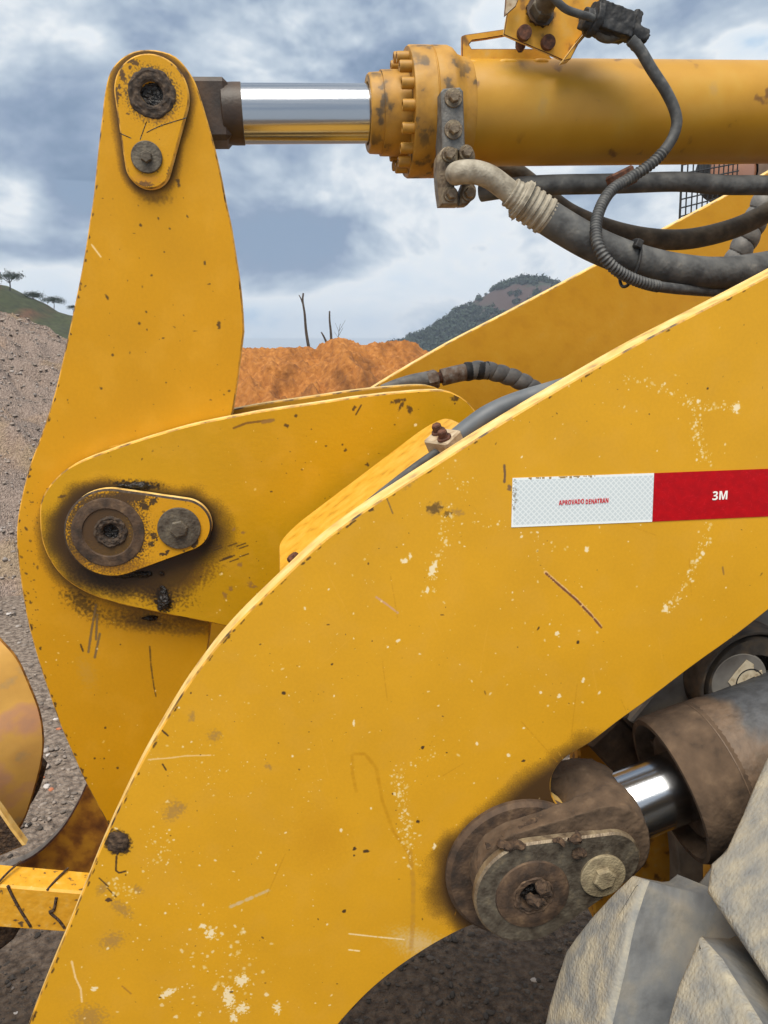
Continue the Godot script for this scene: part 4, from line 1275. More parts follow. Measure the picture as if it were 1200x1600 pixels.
# ---------------------------------------------------------------- lift cylinder and its fork
func make_lift_cylinder() -> void:
	var d := 0.819
	var pin := at(803, 1327, d)
	var e := at(1048, 1233, d)
	var axis := (e - pin).normalized()
	var up := Vector3(-axis.y, axis.x, 0)
	var u := unit(950, 1270, d)
	var ax := func(x: float, y: float) -> float: return (at(x, y, d) - pin).dot(axis)
	var L: float = ax.call(985, 1257)
	var nz := fnl(431, 26, 4)
	var nf := fnl(433, 120, 3)
	var gap := 0.026
	var fork := nets(func(p: Vector3) -> float:
		var q := p - pin
		var s := q.dot(axis)
		var v := q.dot(up)
		var z := q.z
		var k := clampf(s / (L * 0.62), 0.0, 1.0)
		var ear2 := Vector2(s - k * L * 0.62, v).length() - lerpf(0.0625, 0.055, k)
		var ear := maxf(ear2, absf(absf(z) - (gap + 0.014)) - 0.012)
		ear = ear - 0.003
		var body := Vector3(maxf(absf(s - L * 0.72) - 0.016, 0), maxf(absf(v) - 0.024, 0), maxf(absf(z) - 0.026, 0)).length() - 0.026
		var neck := maxf(Vector2(v, z).length() - 0.036, maxf(L * 0.6 - s, s - L + 0.004))
		var collar := maxf(Vector2(v, z).length() - 0.0395, absf(s - L + 0.010) - 0.010) - 0.002
		var f := ear
		var h := clampf(0.5 + 0.5 * (body - f) / 0.02, 0.0, 1.0)
		f = lerpf(body, f, h) - 0.02 * h * (1.0 - h)
		h = clampf(0.5 + 0.5 * (neck - f) / 0.014, 0.0, 1.0)
		f = lerpf(neck, f, h) - 0.014 * h * (1.0 - h)
		f = minf(f, collar)
		var mud := clampf((v + 0.03) * 12.0, 0.0, 1.0)
		return f + nf.get_noise_3dv(p) * 0.0006 - maxf(nz.get_noise_3dv(p) - 0.12, 0.0) * 0.005 * mud, pin + Vector3(-0.085, -0.085, -0.065), pin + Vector3(L * axis.x + 0.05, L * axis.y + 0.075, 0.065), 0.0026, M.dust)
	var cyl := Node3D.new()
	cyl.name = "lift_cylinder"
	cyl.position = -GRIP
	loader.add_child(cyl)
	tag(cyl, "dusty lift cylinder with short chrome rod above the tyre")
	put("fork", fork, cyl)
	var fr := frame(pin, axis)
	var rod := MB.new()
	var rr := 47.5 * u
	rod.lathe([[rr, L - 0.01], [rr, L + 0.14]], 64, fr)
	put("rod", rod.done(M.chrome), cyl)
	var g0: float = ax.call(1058, 1229)
	var R := 100 * u
	var barrel := MB.new()
	var bp := PackedVector3Array()
	var bc := PackedColorArray()
	var bn := fnl(471, 14, 5)
	for i in 60:
		var s: float = g0 + 0.05 + 0.85 * pow(i / 59.0, 2.0)
		for j in 90:
			var t := TAU * j / 90.0
			var w := fr * Vector3(cos(t) * R, sin(t) * R, s)
			bp.append(w)
			var k := smoothstep(0.07, 0.105, s - g0 + 0.045 * bn.get_noise_3dv(w) + 0.012 * w.y - 0.012)
			bc.append(Color(0.16, 0.105, 0.065).lerp(Color(0.070, 0.074, 0.080), k))
	barrel.grid(bp, 60, 90, true, 1.0, Vector2(1, 1), bc)
	M.coat = mat(ntex([[0.0, rgb(176, 176, 176)], [0.5, rgb(222, 222, 222)], [0.9, rgb(255, 255, 255)], [1.0, rgb(255, 255, 255)]], 473, 0.02, 7, 512), 0.62, 0.0, 5.0, ntex([], 475, 0.1, 4, 256), 0.06)
	M.coat.vertex_color_use_as_albedo = true
	tag(put("barrel", barrel.done(M.coat), cyl), "blue grey dusty cylinder barrel")
	var gland := MB.new()
	gland.lathe([[rr * 1.02, g0 + 0.012], [rr * 1.25, g0 + 0.004], [R * 0.70, g0 + 0.004], [R * 0.72, g0 + 0.016], [R * 0.86, g0 + 0.016], [R * 0.88, g0 - 0.006], [R * 0.91, g0 - 0.012], [R * 0.985, g0 - 0.012], [R * 1.01, g0 - 0.006], [R * 1.01, g0 + 0.048], [R * 0.995, g0 + 0.050], [R * 1.003, g0 + 0.052], [R * 0.999, g0 + 0.058]], 72, fr)
	tag(put("gland", gland.done(M.dust), cyl), "mud coated gland ring")
	var bm := hex_bolt(0.0075, 0.010).done(M.dirt)
	for i in 8:
		var t := TAU * (i + 0.35) / 8.0
		put("bolt", bm, cyl, frame(fr * Vector3(cos(t) * R * 0.78, sin(t) * R * 0.78, g0 + 0.016), -axis))
	var cd := 0.752
	var cu := unit(830, 1395, cd)
	var hc := at2(832, 1398, cd)
	var cap := put("retainer_plate", plate(tapered(at2(829, 1396, cd), 77 * cu, at2(953, 1347, cd), 44 * cu), -cd, 0.0135, 0.0025, M.dark_steel, M.bolt, M.bolt, Vector2(), Vector2(1, 1), Vector3(hc.x, hc.y, 22 * cu)), cyl)
	tag(cap, "dark steel retainer plate caked with brown mud")
	var dish := MB.new()
	dish.lathe([[52 * cu, -0.001], [50 * cu, 0.002], [40 * cu, 0.0042], [33 * cu, 0.0045], [26 * cu, 0.003], [20 * cu, 0.001]], 56, Transform3D(Basis(), at(832, 1397, cd)))
	put("pin_end", dish.done(M.pin_brown), cyl)
	crust(cyl, 832, 1397, cd, 31, 17, 0.0045, M.pin_brown, 441, 0.9)
	bolted(cyl, 941, 1367, cd, 31.5, 16, M.beige_bolt, 0.25, 0.004, 0.007)
	# crumbs of mud lying along the fork and the retainer
	var mn := fnl(443, 55, 3)
	for q in [[815, 1300, 26, 7, 0.775], [905, 1268, 26, 9, 0.79], [930, 1262, 16, 8, 0.80], [900, 1308, 8, 4, 0.748], [843, 1285, 18, 6, 0.78], [905, 1333, 9, 8, 0.751], [868, 1316, 7, 3, 0.75], [790, 1322, 20, 4, 0.755], [850, 1390, 11, 14, 0.746], [838, 1408, 12, 8, 0.744]]:
		var c := at(q[0], q[1], q[4])
		var rx: float = q[2] * cu
		var ry: float = q[3] * cu
		put("mud_lump", nets(func(p: Vector3) -> float:
			var k := (p - c) / Vector3(rx, ry, 0.008)
			return (k.length() - 1.0) * minf(ry, 0.008) + mn.get_noise_3dv(p) * 0.006, c - Vector3(rx + 0.006, ry + 0.006, 0.012), c + Vector3(rx + 0.006, ry + 0.006, 0.012), 0.0017, M.dirt), cyl)


# ---------------------------------------------------------------- the frame behind, right
func make_front_frame() -> void:
	var d := 0.90
	var body := put("front_frame", plate(outline([[985, 1128, 1], [1020, 1085, 1], [1130, 985, 1], [1330, 820, 1], [1700, 820, 1], [1700, 1500, 1], [1130, 1400, 1], [1100, 1200, 1]], d, 60), -d, 0.03, 0.003, M.frame, M.frame, M.frame), loader)
	tag(body, "grey dusty front frame plate behind the lift cylinder")
	var b := MB.new()
	var c := at(1168, 1062, d - 0.03)
	var u := unit(1168, 1062, d - 0.03)
	b.lathe([[80 * u, -0.03], [80 * u, 0.008], [77 * u, 0.012], [74 * u, 0.012], [72 * u, 0.0], [69 * u, 0.0], [68 * u, 0.014], [44 * u, 0.014], [42 * u, 0.006], [42 * u, -0.012], [0.001, -0.012]], 64, Transform3D(Basis(), c))
	put("pin_ring", b.done(M.ring_steel), body)
	var cm := MB.new()
	var inner := at(1152, 1062, d - 0.04)
	cm.lathe([[42 * u, -0.01], [42 * u, 0.003], [40 * u, 0.005], [0.001, 0.005]], 48, Transform3D(Basis(), inner))
	put("pin_end", cm.done(M.frame), body)
	var sd := d - 0.0465
	put("sticker", plate(outline([[1167, 1031, 1], [1178, 1038, 1], [1178, 1047, 1], [1183, 1051, 1], [1191, 1047, 1], [1192, 1062, 1], [1196, 1078, 1], [1180, 1090, 1], [1146, 1079, 1], [1142, 1071, 1], [1138, 1066, 1], [1150, 1050, 1]], sd, 30), -sd, 0.0012, 0.0002, M.cream, M.cream, M.cream), body)
	var em := MB.new()
	em.lathe([[20.5 * u, 0], [20.5 * u, 0.0006], [19 * u, 0.0006], [19 * u, 0]], 40, Transform3D(Basis(), at(1171, 1066, sd)))
	put("emblem", em.done(M.black), body)
	var arrow := outline([[1179, 1057, 1], [1180, 1070, 1], [1176.5, 1067.5, 1], [1172, 1073, 1], [1166, 1077, 1], [1159, 1078, 1], [1163, 1073, 1], [1169, 1066, 1], [1166, 1063, 1]], sd - 0.0004, 30)
	put("emblem", plate(arrow, -(sd - 0.0005), 0.0004, 0.0001, M.black, M.black, M.black), body)
	var small := PackedVector2Array()
	var am0 := at2(1171, 1068.5, sd)
	for w in arrow: small.append(am0 + (w - am0) * 0.72)
	put("emblem", plate(small, -(sd - 0.0010), 0.0004, 0.0001, M.cream, M.cream, M.cream), body)
	# the box section below it and the yellow axle mount further back
	var q := 0.93
	var bx := put("stop_block", plate(outline([[921, 1167, 1], [970, 1121, 1], [1018, 1168, 1], [1015, 1215, 1], [968, 1218, 1]], q, 40), -q, 0.12, 0.004, M.dust, M.dust, M.dust), loader)
	tag(bx, "brown dusty stop block between arm and frame")
	put("shim", plate(outline([[970, 1121, 1], [986, 1116, 1], [1030, 1158, 1], [1018, 1168, 1]], q - 0.02, 40), -(q - 0.02), 0.08, 0.003, M.dust, M.dust, M.dust), bx)
	var ad := 1.06
	var am := put("axle_mount", plate(outline([[900, 1140, 1], [1000, 1180, 1], [1030, 1270], [1052, 1310], [1058, 1350], [1056, 1400, 1], [930, 1440, 1]], ad, 20), -ad, 0.05, 0.004, M.old_paint, M.chamfer, M.old_paint), loader)
	tag(am, "old yellow mount low behind the lift cylinder fork")
	put("rib", plate(outline([[1030, 1262, 1], [1040, 1285], [1056, 1312], [1060, 1350], [1060, 1420, 1], [1100, 1420, 1], [1100, 1280, 1]], ad - 0.03, 20), -(ad - 0.03), 0.04, 0.003, M.frame, M.frame, M.frame), am)
	# the machine's body goes on to the right of the picture
	var t := MB.new()
	t.box(Vector3(1.35, 0.55, -1.62), Vector3(2.4, 1.55, -0.99), Transform3D(), 0.02)
	t.box(Vector3(0.75, 0.45, -1.72), Vector3(1.15, 0.85, -0.80), Transform3D(), 0.04)
	put("hull", t.done(M.old_paint), loader)


# ---------------------------------------------------------------- tyre
const HUB := Vector2(0.92, 0.64)
func on_tyre(deg: float, r: float, z: float) -> Vector3:
	var t := deg_to_rad(deg)
	return Vector3(HUB.x - cos(t) * r, HUB.y + sin(t) * r, z)

func make_tyre() -> void:
	var prof := [[-0.70, 0.30], [-0.73, 0.37], [-0.74, 0.44], [-0.732, 0.51], [-0.715, 0.56], [-0.69, 0.583], [-0.63, 0.595], [-0.55, 0.600], [-0.45, 0.602], [-0.34, 0.600], [-0.26, 0.594], [-0.2, 0.58], [-0.175, 0.555], [-0.155, 0.50], [-0.145, 0.43], [-0.155, 0.37], [-0.185, 0.30]]
	var p := PackedVector3Array()
	var n := fnl(451, 9, 4)
	var cols := 220
	for q in prof:
		for j in cols:
			var w := on_tyre(360.0 * j / cols, q[1], q[0])
			p.append(on_tyre(360.0 * j / cols, q[1] + 0.008 * n.get_noise_3dv(w), q[0]))
	var b := MB.new()
	b.grid(p, prof.size(), cols, true, 1.0)
	var tyre := put("tyre", b.done(M.groove), loader)
	tag(tyre, "big worn dusty front tyre with deep lugs")
	var rim := MB.new()
	rim.lathe([[0.305, -0.705], [0.29, -0.68], [0.24, -0.62], [0.12, -0.58], [0.12, -0.36], [0.24, -0.30], [0.29, -0.22], [0.305, -0.185]], 48, Transform3D(Basis(), Vector3(HUB.x, HUB.y, 0)))
	put("rim", rim.done(M.old_paint), tyre)
	# lugs: corners as [degrees up from the front, z]; the first ones are those in view
	var seen := [
		[[3.0, -0.690], [16.6, -0.694], [23.1, -0.719], [29.5, -0.704], [34.6, -0.690], [35.6, -0.668], [32.1, -0.648], [28.4, -0.622], [24.5, -0.602], [12.0, -0.575], [3.0, -0.565]],
		[[36.7, -0.575], [37.0, -0.545], [36.6, -0.478], [35.6, -0.33], [35.0, -0.19], [26.5, -0.19], [26.5, -0.38], [28.0, -0.50], [29.9, -0.545], [32.8, -0.560]],
		[[39.6, -0.602], [39.3, -0.547], [39.0, -0.495], [38.2, -0.33], [37.8, -0.19], [49.0, -0.19], [51.0, -0.35], [54.5, -0.55], [58.0, -0.69], [51.6, -0.672], [46.5, -0.637], [43.1, -0.618], [41.4, -0.620]],
		[[61.0, -0.695], [58.0, -0.60], [54.5, -0.40], [52.5, -0.19], [60.0, -0.19], [63.0, -0.40], [66.0, -0.60], [68.0, -0.69]]]
	var made := []
	for q in seen: made.append(q)
	var k := 72.0
	while k < 336.0:
		made.append([[k, -0.712], [k + 14, -0.700], [k + 16, -0.678], [k + 13, -0.645], [k + 2, -0.60], [k - 2, -0.60]])
		for h in [0.0, 13.0]:
			made.append([[k + h + 2, -0.575], [k + h, -0.40], [k + h - 2, -0.19], [k + h + 7, -0.19], [k + h + 9, -0.40], [k + h + 10, -0.565]])
		k += 26.0
	for q in made: put("lug", lug(q, n), tyre)

func lug(corners: Array, n: FastNoiseLite) -> ArrayMesh:
	var poly := smooth(corners.map(func(c): return [c[0] * 0.0116, c[1], 1]), true, 0.008)
	var area := 0.0
	for i in poly.size(): area += poly[i].cross(poly[(i + 1) % poly.size()])
	if area < 0: poly.reverse()
	var b := MB.new()
	var p := PackedVector3Array()
	var cnt := poly.size()
	var mid := Vector2()
	for q in poly: mid += q / cnt
	var fall := func(z: float, r: float) -> float:      # the shoulders fall away
		var e := maxf(absf(z + 0.45) - 0.20, 0.0)
		return r - (e * e * 2.0) * clampf((r - 0.58) / 0.06, 0, 1)
	var wear := func(q: Vector2, r: float) -> Vector3:
		var t := on_tyre(q.x / 0.0116, 0.66, q.y)
		var w := 0.0016 * n.get_noise_3dv(t * 4.0) + 0.002 * n.get_noise_3dv(t)
		return on_tyre(q.x / 0.0116 + w * 12, fall.call(q.y, r) + w, q.y + w * 0.6)
	var ring := func(out: PackedVector3Array, by: float, r: float) -> void:
		for q in grown(poly, by): out.append(wear.call(q, r))
	var walls := PackedVector3Array()
	for g in [[0.030, 0.590], [0.018, 0.602], [0.011, 0.618], [0.006, 0.638], [0.002, 0.655], [0.001, 0.661]]: ring.call(walls, g[0], g[1])
	b.grid(walls, 6, cnt, true, -1.0)
	var mesh := b.done(M.groove)
	var top := MB.new()
	var bevel := PackedVector3Array()
	for g in [[0.001, 0.661], [-0.001, 0.6645], [-0.004, 0.6663], [-0.009, 0.667]]: ring.call(bevel, g[0], g[1])
	var ins := grown(poly, -0.009)
	for f in [0.8, 0.6, 0.4, 0.2, 0.02]:
		for q0 in ins: bevel.append(wear.call(mid.lerp(q0, f), 0.667))
	top.grid(bevel, 9, cnt, true, -1.0)
	return top.add(mesh, M.tread)


# ---------------------------------------------------------------- bucket
func make_bucket() -> void:
	var bucket := Node3D.new()
	bucket.name = "bucket"
	bucket.position = -GRIP
	loader.add_child(bucket)
	tag(bucket, "worn yellow bucket back with curved shell and box beam")
	# box beam across the lower left
	var d := 1.0
	var fa := at(-260, 1362, d)
	var fb := at(122, 1394, d)
	var dir := (fb - fa).normalized()
	var u := unit(60, 1400, d)
	var beam := MB.new()
	var x := Transform3D(Basis(dir, Vector3(-dir.y, dir.x, 0), Vector3(0, 0, 1)), fa)
	var l := fa.distance_to(fb) + 0.25
	beam.box(Vector3(-0.32, -66 * u, -0.045), Vector3(l, 0, 0), x, 0.003)
	tag(put("beam", beam.done(M.beam_paint), bucket), "scratched yellow box beam")
	for q in [[[12, 1384], [26, 1412], [48, 1448]], [[88, 1402], [84, 1422], [78, 1425], [92, 1438], [101, 1450]]]:
		var w := MB.new()
		var pts := []
		for p in q: pts.append(at(p[0], p[1], d - 0.0005))
		pipe(w, course(pts, 6), func(_l, _a): return 0.0021, 8)
		put("weld_scar", w.done(M.dirt), bucket)
	for xx in [5.0, 82.0]:
		var w := MB.new()
		var t0 := at(xx - 8, 1383 + xx * 0.14, d) + Vector3(0, 0.004, 0)
		pipe(w, course([t0, t0 + Vector3(0.008, 0.001, -0.022), t0 + Vector3(0.018, 0.001, -0.043)], 5), func(_l, _a): return 0.0017, 8)
		put("weld_scar", w.done(M.dirt), bucket)
	# the bucket's back wall goes on to the left of the picture
	var wall := MB.new()
	wall.box(Vector3(-2.1, 0.12, -1.55), Vector3(-0.95, 0.95, 0.1), Transform3D(), 0.05)
	put("shell", wall.done(M.old_paint), bucket)
	# curved brown inner plate behind the beam: an arc swept along z
	var arc := smooth([[134, 1226], [122, 1252], [101, 1288], [80, 1313], [55, 1335], [28, 1350], [0, 1359], [-40, 1366], [-140, 1368]], false, 8)
	var sh := MB.new()
	var p0 := PackedVector3Array()
	for q in arc:
		var w := at2(q.x, q.y, 1.42)
		p0.append(Vector3(w.x, w.y, -1.42))
	var pp := PackedVector3Array()
	pp.append_array(p0)
	for w in p0: pp.append(w + Vector3(0, 0, 0.02))
	sh.grid(pp, 2, p0.size())
	var s2 := MB.new()
	var side := PackedVector2Array()
	for w in p0: side.append(Vector2(w.x, w.y))
	var low := at2(200, 1425, 1.42)
	side.append(at2(-140, 1425, 1.42))
	side.append(low)
	side.append(at2(235, 1330, 1.42))
	side.append(at2(190, 1226, 1.42))
	var cheek := put("cheek_plate", plate(side, -1.42, 0.028, 0.003, M.brown_paint, M.rust, M.pale_edge), bucket)
	tag(cheek, "rusty brown stained cheek plate with worn curved edge")
	# rounded shell at the left edge
	var rim := smooth([[-40, 960], [0, 1001], [25, 1030], [46, 1075], [60, 1112], [66, 1152], [63, 1190], [50, 1240], [36, 1280], [18, 1308], [0, 1330], [-30, 1350]], false, 8)
	var b := MB.new()
	var gp := PackedVector3Array()
	var rows := 14
	for r in rows:
		var f := r / float(rows - 1)
		for q in rim:
			var w := at2(q.x, q.y, 1.30)
			var bulge := sin(f * PI * 0.5)
			gp.append(Vector3(w.x - 0.34 * f, w.y - 0.07 * f, -1.30 + 0.12 * bulge))
	b.grid(gp, rows, rim.size())
	var inner := PackedVector3Array()
	for w in gp: inner.append(w + Vector3(-0.016, -0.012, -0.008))
	b.grid(inner, rows, rim.size(), false, -1.0)
	tag(put("shell", b.done(M.shell_paint), bucket), "sun bleached rounded shell with pinkish rust")
	var rb := MB.new()
	var rl := []
	for q in rim: 
		var w := at2(q.x, q.y, 1.305)
		rl.append(Vector3(w.x - 0.003, w.y, -1.305))
	pipe(rb, PackedVector3Array(rl), func(_l, _a): return 0.006, 10)
	put("rim_bead", rb.done(M.rust_paint), bucket)
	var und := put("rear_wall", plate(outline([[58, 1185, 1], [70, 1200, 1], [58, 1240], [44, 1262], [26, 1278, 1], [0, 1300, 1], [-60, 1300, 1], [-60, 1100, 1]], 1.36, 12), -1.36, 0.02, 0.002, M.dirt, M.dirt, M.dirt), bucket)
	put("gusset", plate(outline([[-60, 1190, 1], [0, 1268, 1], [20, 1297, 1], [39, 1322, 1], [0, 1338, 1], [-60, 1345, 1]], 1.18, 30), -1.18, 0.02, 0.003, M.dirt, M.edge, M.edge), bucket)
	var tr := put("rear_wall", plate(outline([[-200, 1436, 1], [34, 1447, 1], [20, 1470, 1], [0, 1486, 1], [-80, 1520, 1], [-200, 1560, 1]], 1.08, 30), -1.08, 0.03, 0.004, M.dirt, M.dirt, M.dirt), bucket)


# ---------------------------------------------------------------- hoses and cables
func hose(called: String, ps: Array, r: float, m: Material, label := "", k := 12) -> MeshInstance3D:
	var b := MB.new()
	var pts := []
	for p in ps: pts.append(at(p[0], p[1], p[2]))
	pipe(b, course(pts, k), func(_l, _a): return r, 22)
	var o := put(called, b.done(m), loader)
	if label: tag(o, label)
	return o

func make_hoses() -> void:
	# elbow and ferrule from the tilt cylinder's port, then the thick hose
	var pd := 1.125
	var u := unit(760, 290, pd)
	var el := MB.new()
	pipe(el, course([at(712, 272, pd + 0.02), at(714, 271, pd - 0.010), at(722, 269, pd - 0.025), at(742, 269, pd - 0.03), at(764, 276, pd - 0.03), at(784, 290, pd - 0.03), at(806, 308, pd - 0.03)], 8), func(_l, _a): return 18.5 * u, 24)
	var big := hose("hose", [[838, 328, 1.095], [880, 355, 1.09], [930, 383, 1.085], [985, 405, 1.085], [1045, 420, 1.09], [1110, 427, 1.10], [1170, 422, 1.12], [1240, 408, 1.14], [1400, 370, 1.2]], 27 * unit(950, 390, 1.09), M.rubber, "thickest black hose sagging from the cylinder port")
	put("elbow", el.done(M.beige), big, Transform3D())
	var fe := MB.new()
	var fl := even(course([at(797, 300, 1.095), at(825, 319, 1.095), at(857, 341, 1.093)], 20), 0.0008)
	var tot := fl.size() * 0.0008
	pipe(fe, fl, func(l, a):
		var t: float = l / tot
		var r := 23.0 if t < 0.25 else 27.5
		if t > 0.34: r += 1.3 + 1.3 * signf(sin(t * 44.0))
		if t < 0.36 and t > 0.20: r += 3.5 + 0.8 * signf(sin(a * 14.0))
		elif t <= 0.20: r += 0.6 * sin(t * 60.0)
		return r * u * 1.02, 40)
	put("ferrule", fe.done(M.beige), big)
	hose("hose", [[752, 300, 1.27], [800, 293, 1.24], [860, 289, 1.22], [960, 287, 1.22], [1060, 284, 1.22], [1130, 289, 1.22], [1210, 290, 1.22], [1400, 296, 1.3]], 16 * unit(950, 288, 1.22), M.rubber, "straight grey hose running level below the tilt cylinder")
	hose("hose", [[770, 262, 1.38], [805, 272, 1.38], [845, 302, 1.38], [890, 335, 1.38], [950, 359, 1.38], [1010, 372, 1.38], [1070, 374, 1.38], [1130, 362, 1.38], [1180, 342, 1.38], [1260, 296, 1.38], [1350, 230, 1.38]], 16.5 * unit(1000, 370, 1.38), M.brown_rubber, "brown dusty hose hanging in a loop behind")
	# corrugated conduit: connector down across the cylinder and round
	var cd := 1.115
	var cu := unit(1000, 250, cd)
	var path := course([at(985, 62, cd), at(1000, 78, cd), at(1018, 108, cd), at(1040, 142, cd), at(1054, 172, cd), at(1057, 196, cd), at(1046, 224, cd), at(1020, 254, cd), at(985, 278, cd), at(955, 298, cd - 0.01), at(938, 325, cd - 0.03), at(931, 355, cd - 0.05), at(935, 385, cd - 0.07), at(952, 412, cd - 0.075), at(980, 432, cd - 0.07), at(1020, 446, cd - 0.06), at(1075, 453, cd - 0.03), at(1140, 456, cd), at(1220, 452, cd + 0.05)], 24)
	var fine := even(path, 0.0009)
	var sleeve := MB.new()
	var l_all := fine.size() * 0.0009
	pipe(sleeve, fine, func(l, _a):
		var r := 9.0
		if l < l_all * 0.22 or l > l_all * 0.64: return r * cu
		return (r + 1.1 * sin(l * TAU / 0.0052)) * cu, 14)
	tag(put("conduit", sleeve.done(M.wrap_dark), loader), "thin grey corrugated cable conduit crossing the cylinder")
	# clip that holds it to the level hose, and the tie round the thick hose
	var clip := MB.new()
	clip.box(Vector3(-0.019, -0.013, -0.02), Vector3(0.019, 0.013, 0.004), Transform3D(Basis(Vector3(0, 0, 1), 0.45), at(975, 279, 1.145)), 0.003)
	put("clip", clip.done(M.rust), loader)
	var tie := MB.new()
	var tp := at(985, 405, 1.085)
	var tr := 30.5 * unit(985, 405, 1.085)
	var tl := PackedVector3Array()
	var hd := (at(1045, 420, 1.09) - at(930, 383, 1.085)).normalized()
	var tf := frame(tp, hd + Vector3(0.35, 0, 0))
	for i in 41:
		var t := TAU * i / 40.0
		var o := tf * Vector3(cos(t) * tr, sin(t) * tr * 1.22, 0)
		tl.append(o + Vector3(0.0, -0.006, 0.0))
	pipe(tie, tl, func(_l, _a): return 0.0024, 8, false)
	put("cable_tie", tie.done(M.black), loader)
	var tb := MB.new()
	tb.box(Vector3(-0.005, -0.006, -0.006), Vector3(0.005, 0.006, 0.006), Transform3D(Basis(Vector3(0, 0, 1), -0.4), at(997, 381, 1.06)), 0.0015)
	put("cable_tie", tb.done(M.black), loader)
	# spiral wrapped hose at the right edge
	spiral("wrapped_hose", [[1215, 290, 1.5], [1196, 312, 1.5], [1180, 345, 1.5], [1166, 375, 1.5], [1154, 398, 1.5], [1148, 412, 1.5], [1140, 440, 1.5]], 19.5 * unit(1170, 370, 1.5), 0.030, "grey spiral wrapped hose at the right edge")
	# the steering hose behind the bracket
	var sd := 1.42
	var su := unit(700, 590, sd)
	spiral("wrapped_hose", [[728, 581, sd], [752, 578, sd], [782, 584, sd], [812, 595, sd], [838, 612, sd], [858, 640, sd]], 14.5 * su, 0.024, "spiral wrapped hose with rusty fitting behind the bracket")
	var wrapped: Node = loader.get_child(loader.get_child_count() - 1)
	var tape := MB.new()
	pipe(tape, course([at(727, 581, sd), at(745, 579, sd), at(762, 579, sd)], 8), func(l, _a): return (14.6 + sin(l * 300) * 0.7) * su, 18)
	put("tape_wrap", tape.done(M.black), wrapped)
	var slv := MB.new()
	pipe(slv, course([at(690, 590, sd), at(710, 585, sd), at(729, 581, sd)], 6), func(_l, _a): return 13.4 * su, 20)
	put("ferrule", slv.done(M.rust_grey), wrapped)
	var nk := MB.new()
	pipe(nk, course([at(676, 593, sd), at(692, 589, sd)], 4), func(_l, _a): return 9 * su, 14)
	put("neck", nk.done(M.rust), wrapped)
	var nut := hex_bolt(15.5 * su, 17 * su).done(M.rust_grey)
	put("nut", nut, wrapped, frame(at(668, 595, sd), at(690, 590, sd) - at(668, 595, sd), 0.2))
	var tp2 := MB.new()
	var tl2 := course([at(596, 607, sd), at(620, 600, sd), at(645, 595, sd), at(668, 593, sd)], 8)
	pipe(tp2, tl2, func(l, _a): return lerpf(5.5, 12.5, clampf(l / 0.085, 0, 1)) * su, 18)
	put("tapered_end", tp2.done(M.wrap), wrapped)
	# tube along the top of the near arm with its bolted clamp
	var hd2 := 0.92
	hose("steel_tube", [[698, 699, 0.885], [715, 684, 0.885], [735, 668, 0.885], [760, 650, 0.885], [790, 635, 0.89], [820, 624, 0.895], [850, 615, 0.90], [900, 600, 0.93]], 16 * unit(760, 640, 0.9), M.tube_paint, "blue grey steel tube lying along the near lift arm")
	var tube: Node = loader.get_child(loader.get_child_count() - 1)
	var thin := MB.new()
	pipe(thin, course([at(705, 692, 0.875), at(660, 722, 0.875), at(620, 752, 0.875), at(560, 800, 0.875)], 8), func(_l, _a): return 0.0052, 12)
	put("steel_line", thin.done(M.rubber), tube)
	var cf := frame(at(690, 680, 0.875), Vector3(-0.42, 0.86, 0.28))
	var cl := MB.new()
	cl.box(Vector3(-0.019, -0.0145, -0.019), Vector3(0.019, 0.0145, 0.0), cf, 0.002)
	put("clamp", cl.done(M.cream_metal), tube)
	for s in [-1.0, 1.0]:
		var o := cf * Vector3(s * 0.009, s * -0.005, 0.0)
		put("bolt", hex_bolt(0.0058, 0.008).done(M.rust), tube, frame(o + cf.basis.z * 0.003, cf.basis.z))
		put("washer", ring_shape(0.0085, 0.003, 0.0025).done(M.rust), tube, frame(o, cf.basis.z))
	# cover plate between arm and bracket, its broad side up
	var ca := at(452, 868, 1.0)
	var cb := at(706, 676, 1.0)
	var along := (cb - ca)
	var L := along.length()
	along = along.normalized()
	var upn := Vector3(-along.y, along.x, 0)
	var bas := Basis(along, Vector3(0, 0, -1), upn)       # x along, y back, z up out of the plate
	var pl := PackedVector2Array()
	var c0 := Vector2(0.02, 0.0)
	pl.append_array(PackedVector2Array([Vector2(-0.02, -0.155), Vector2(L + 0.02, -0.155)]))
	for i in 9: pl.append(Vector2(L - 0.035 + 0.055 * cos(PI / 2 * i / 8.0), 0.085 + 0.055 * sin(PI / 2 * i / 8.0)))
	for i in 9: pl.append(Vector2(0.035 - 0.055 * sin(PI / 2 * i / 8.0), 0.085 + 0.055 * cos(PI / 2 * i / 8.0)))
	var cover := put("cover_plate", plate(pl, 0.0, 0.012, 0.004, M.weld_paint, M.weld_paint, M.weld_paint), loader, Transform3D(bas, ca))
	tag(cover, "bright yellow cover plate with rounded ends beside the arm edge")
	put("bolt", hex_bolt(0.0085, 0.013).done(M.rust), cover, Transform3D(Basis(), Vector3(0.012, -0.06, 0.0)))

func spiral(called: String, ps: Array, r: float, pitch: float, label: String) -> void:
	var pts := []
	for p in ps: pts.append(at(p[0], p[1], p[2]))
	var b := MB.new()
	pipe(b, even(course(pts, 14), 0.0012), func(l, a):
		var f := fposmod(l / pitch + a / TAU, 1.0)
		return r * (0.90 + 0.12 * sin(PI * clampf(f * 1.04, 0, 1)) - (0.10 if f > 0.955 else 0.0)), 40)
	tag(put(called, b.done(M.wrap), loader), label)


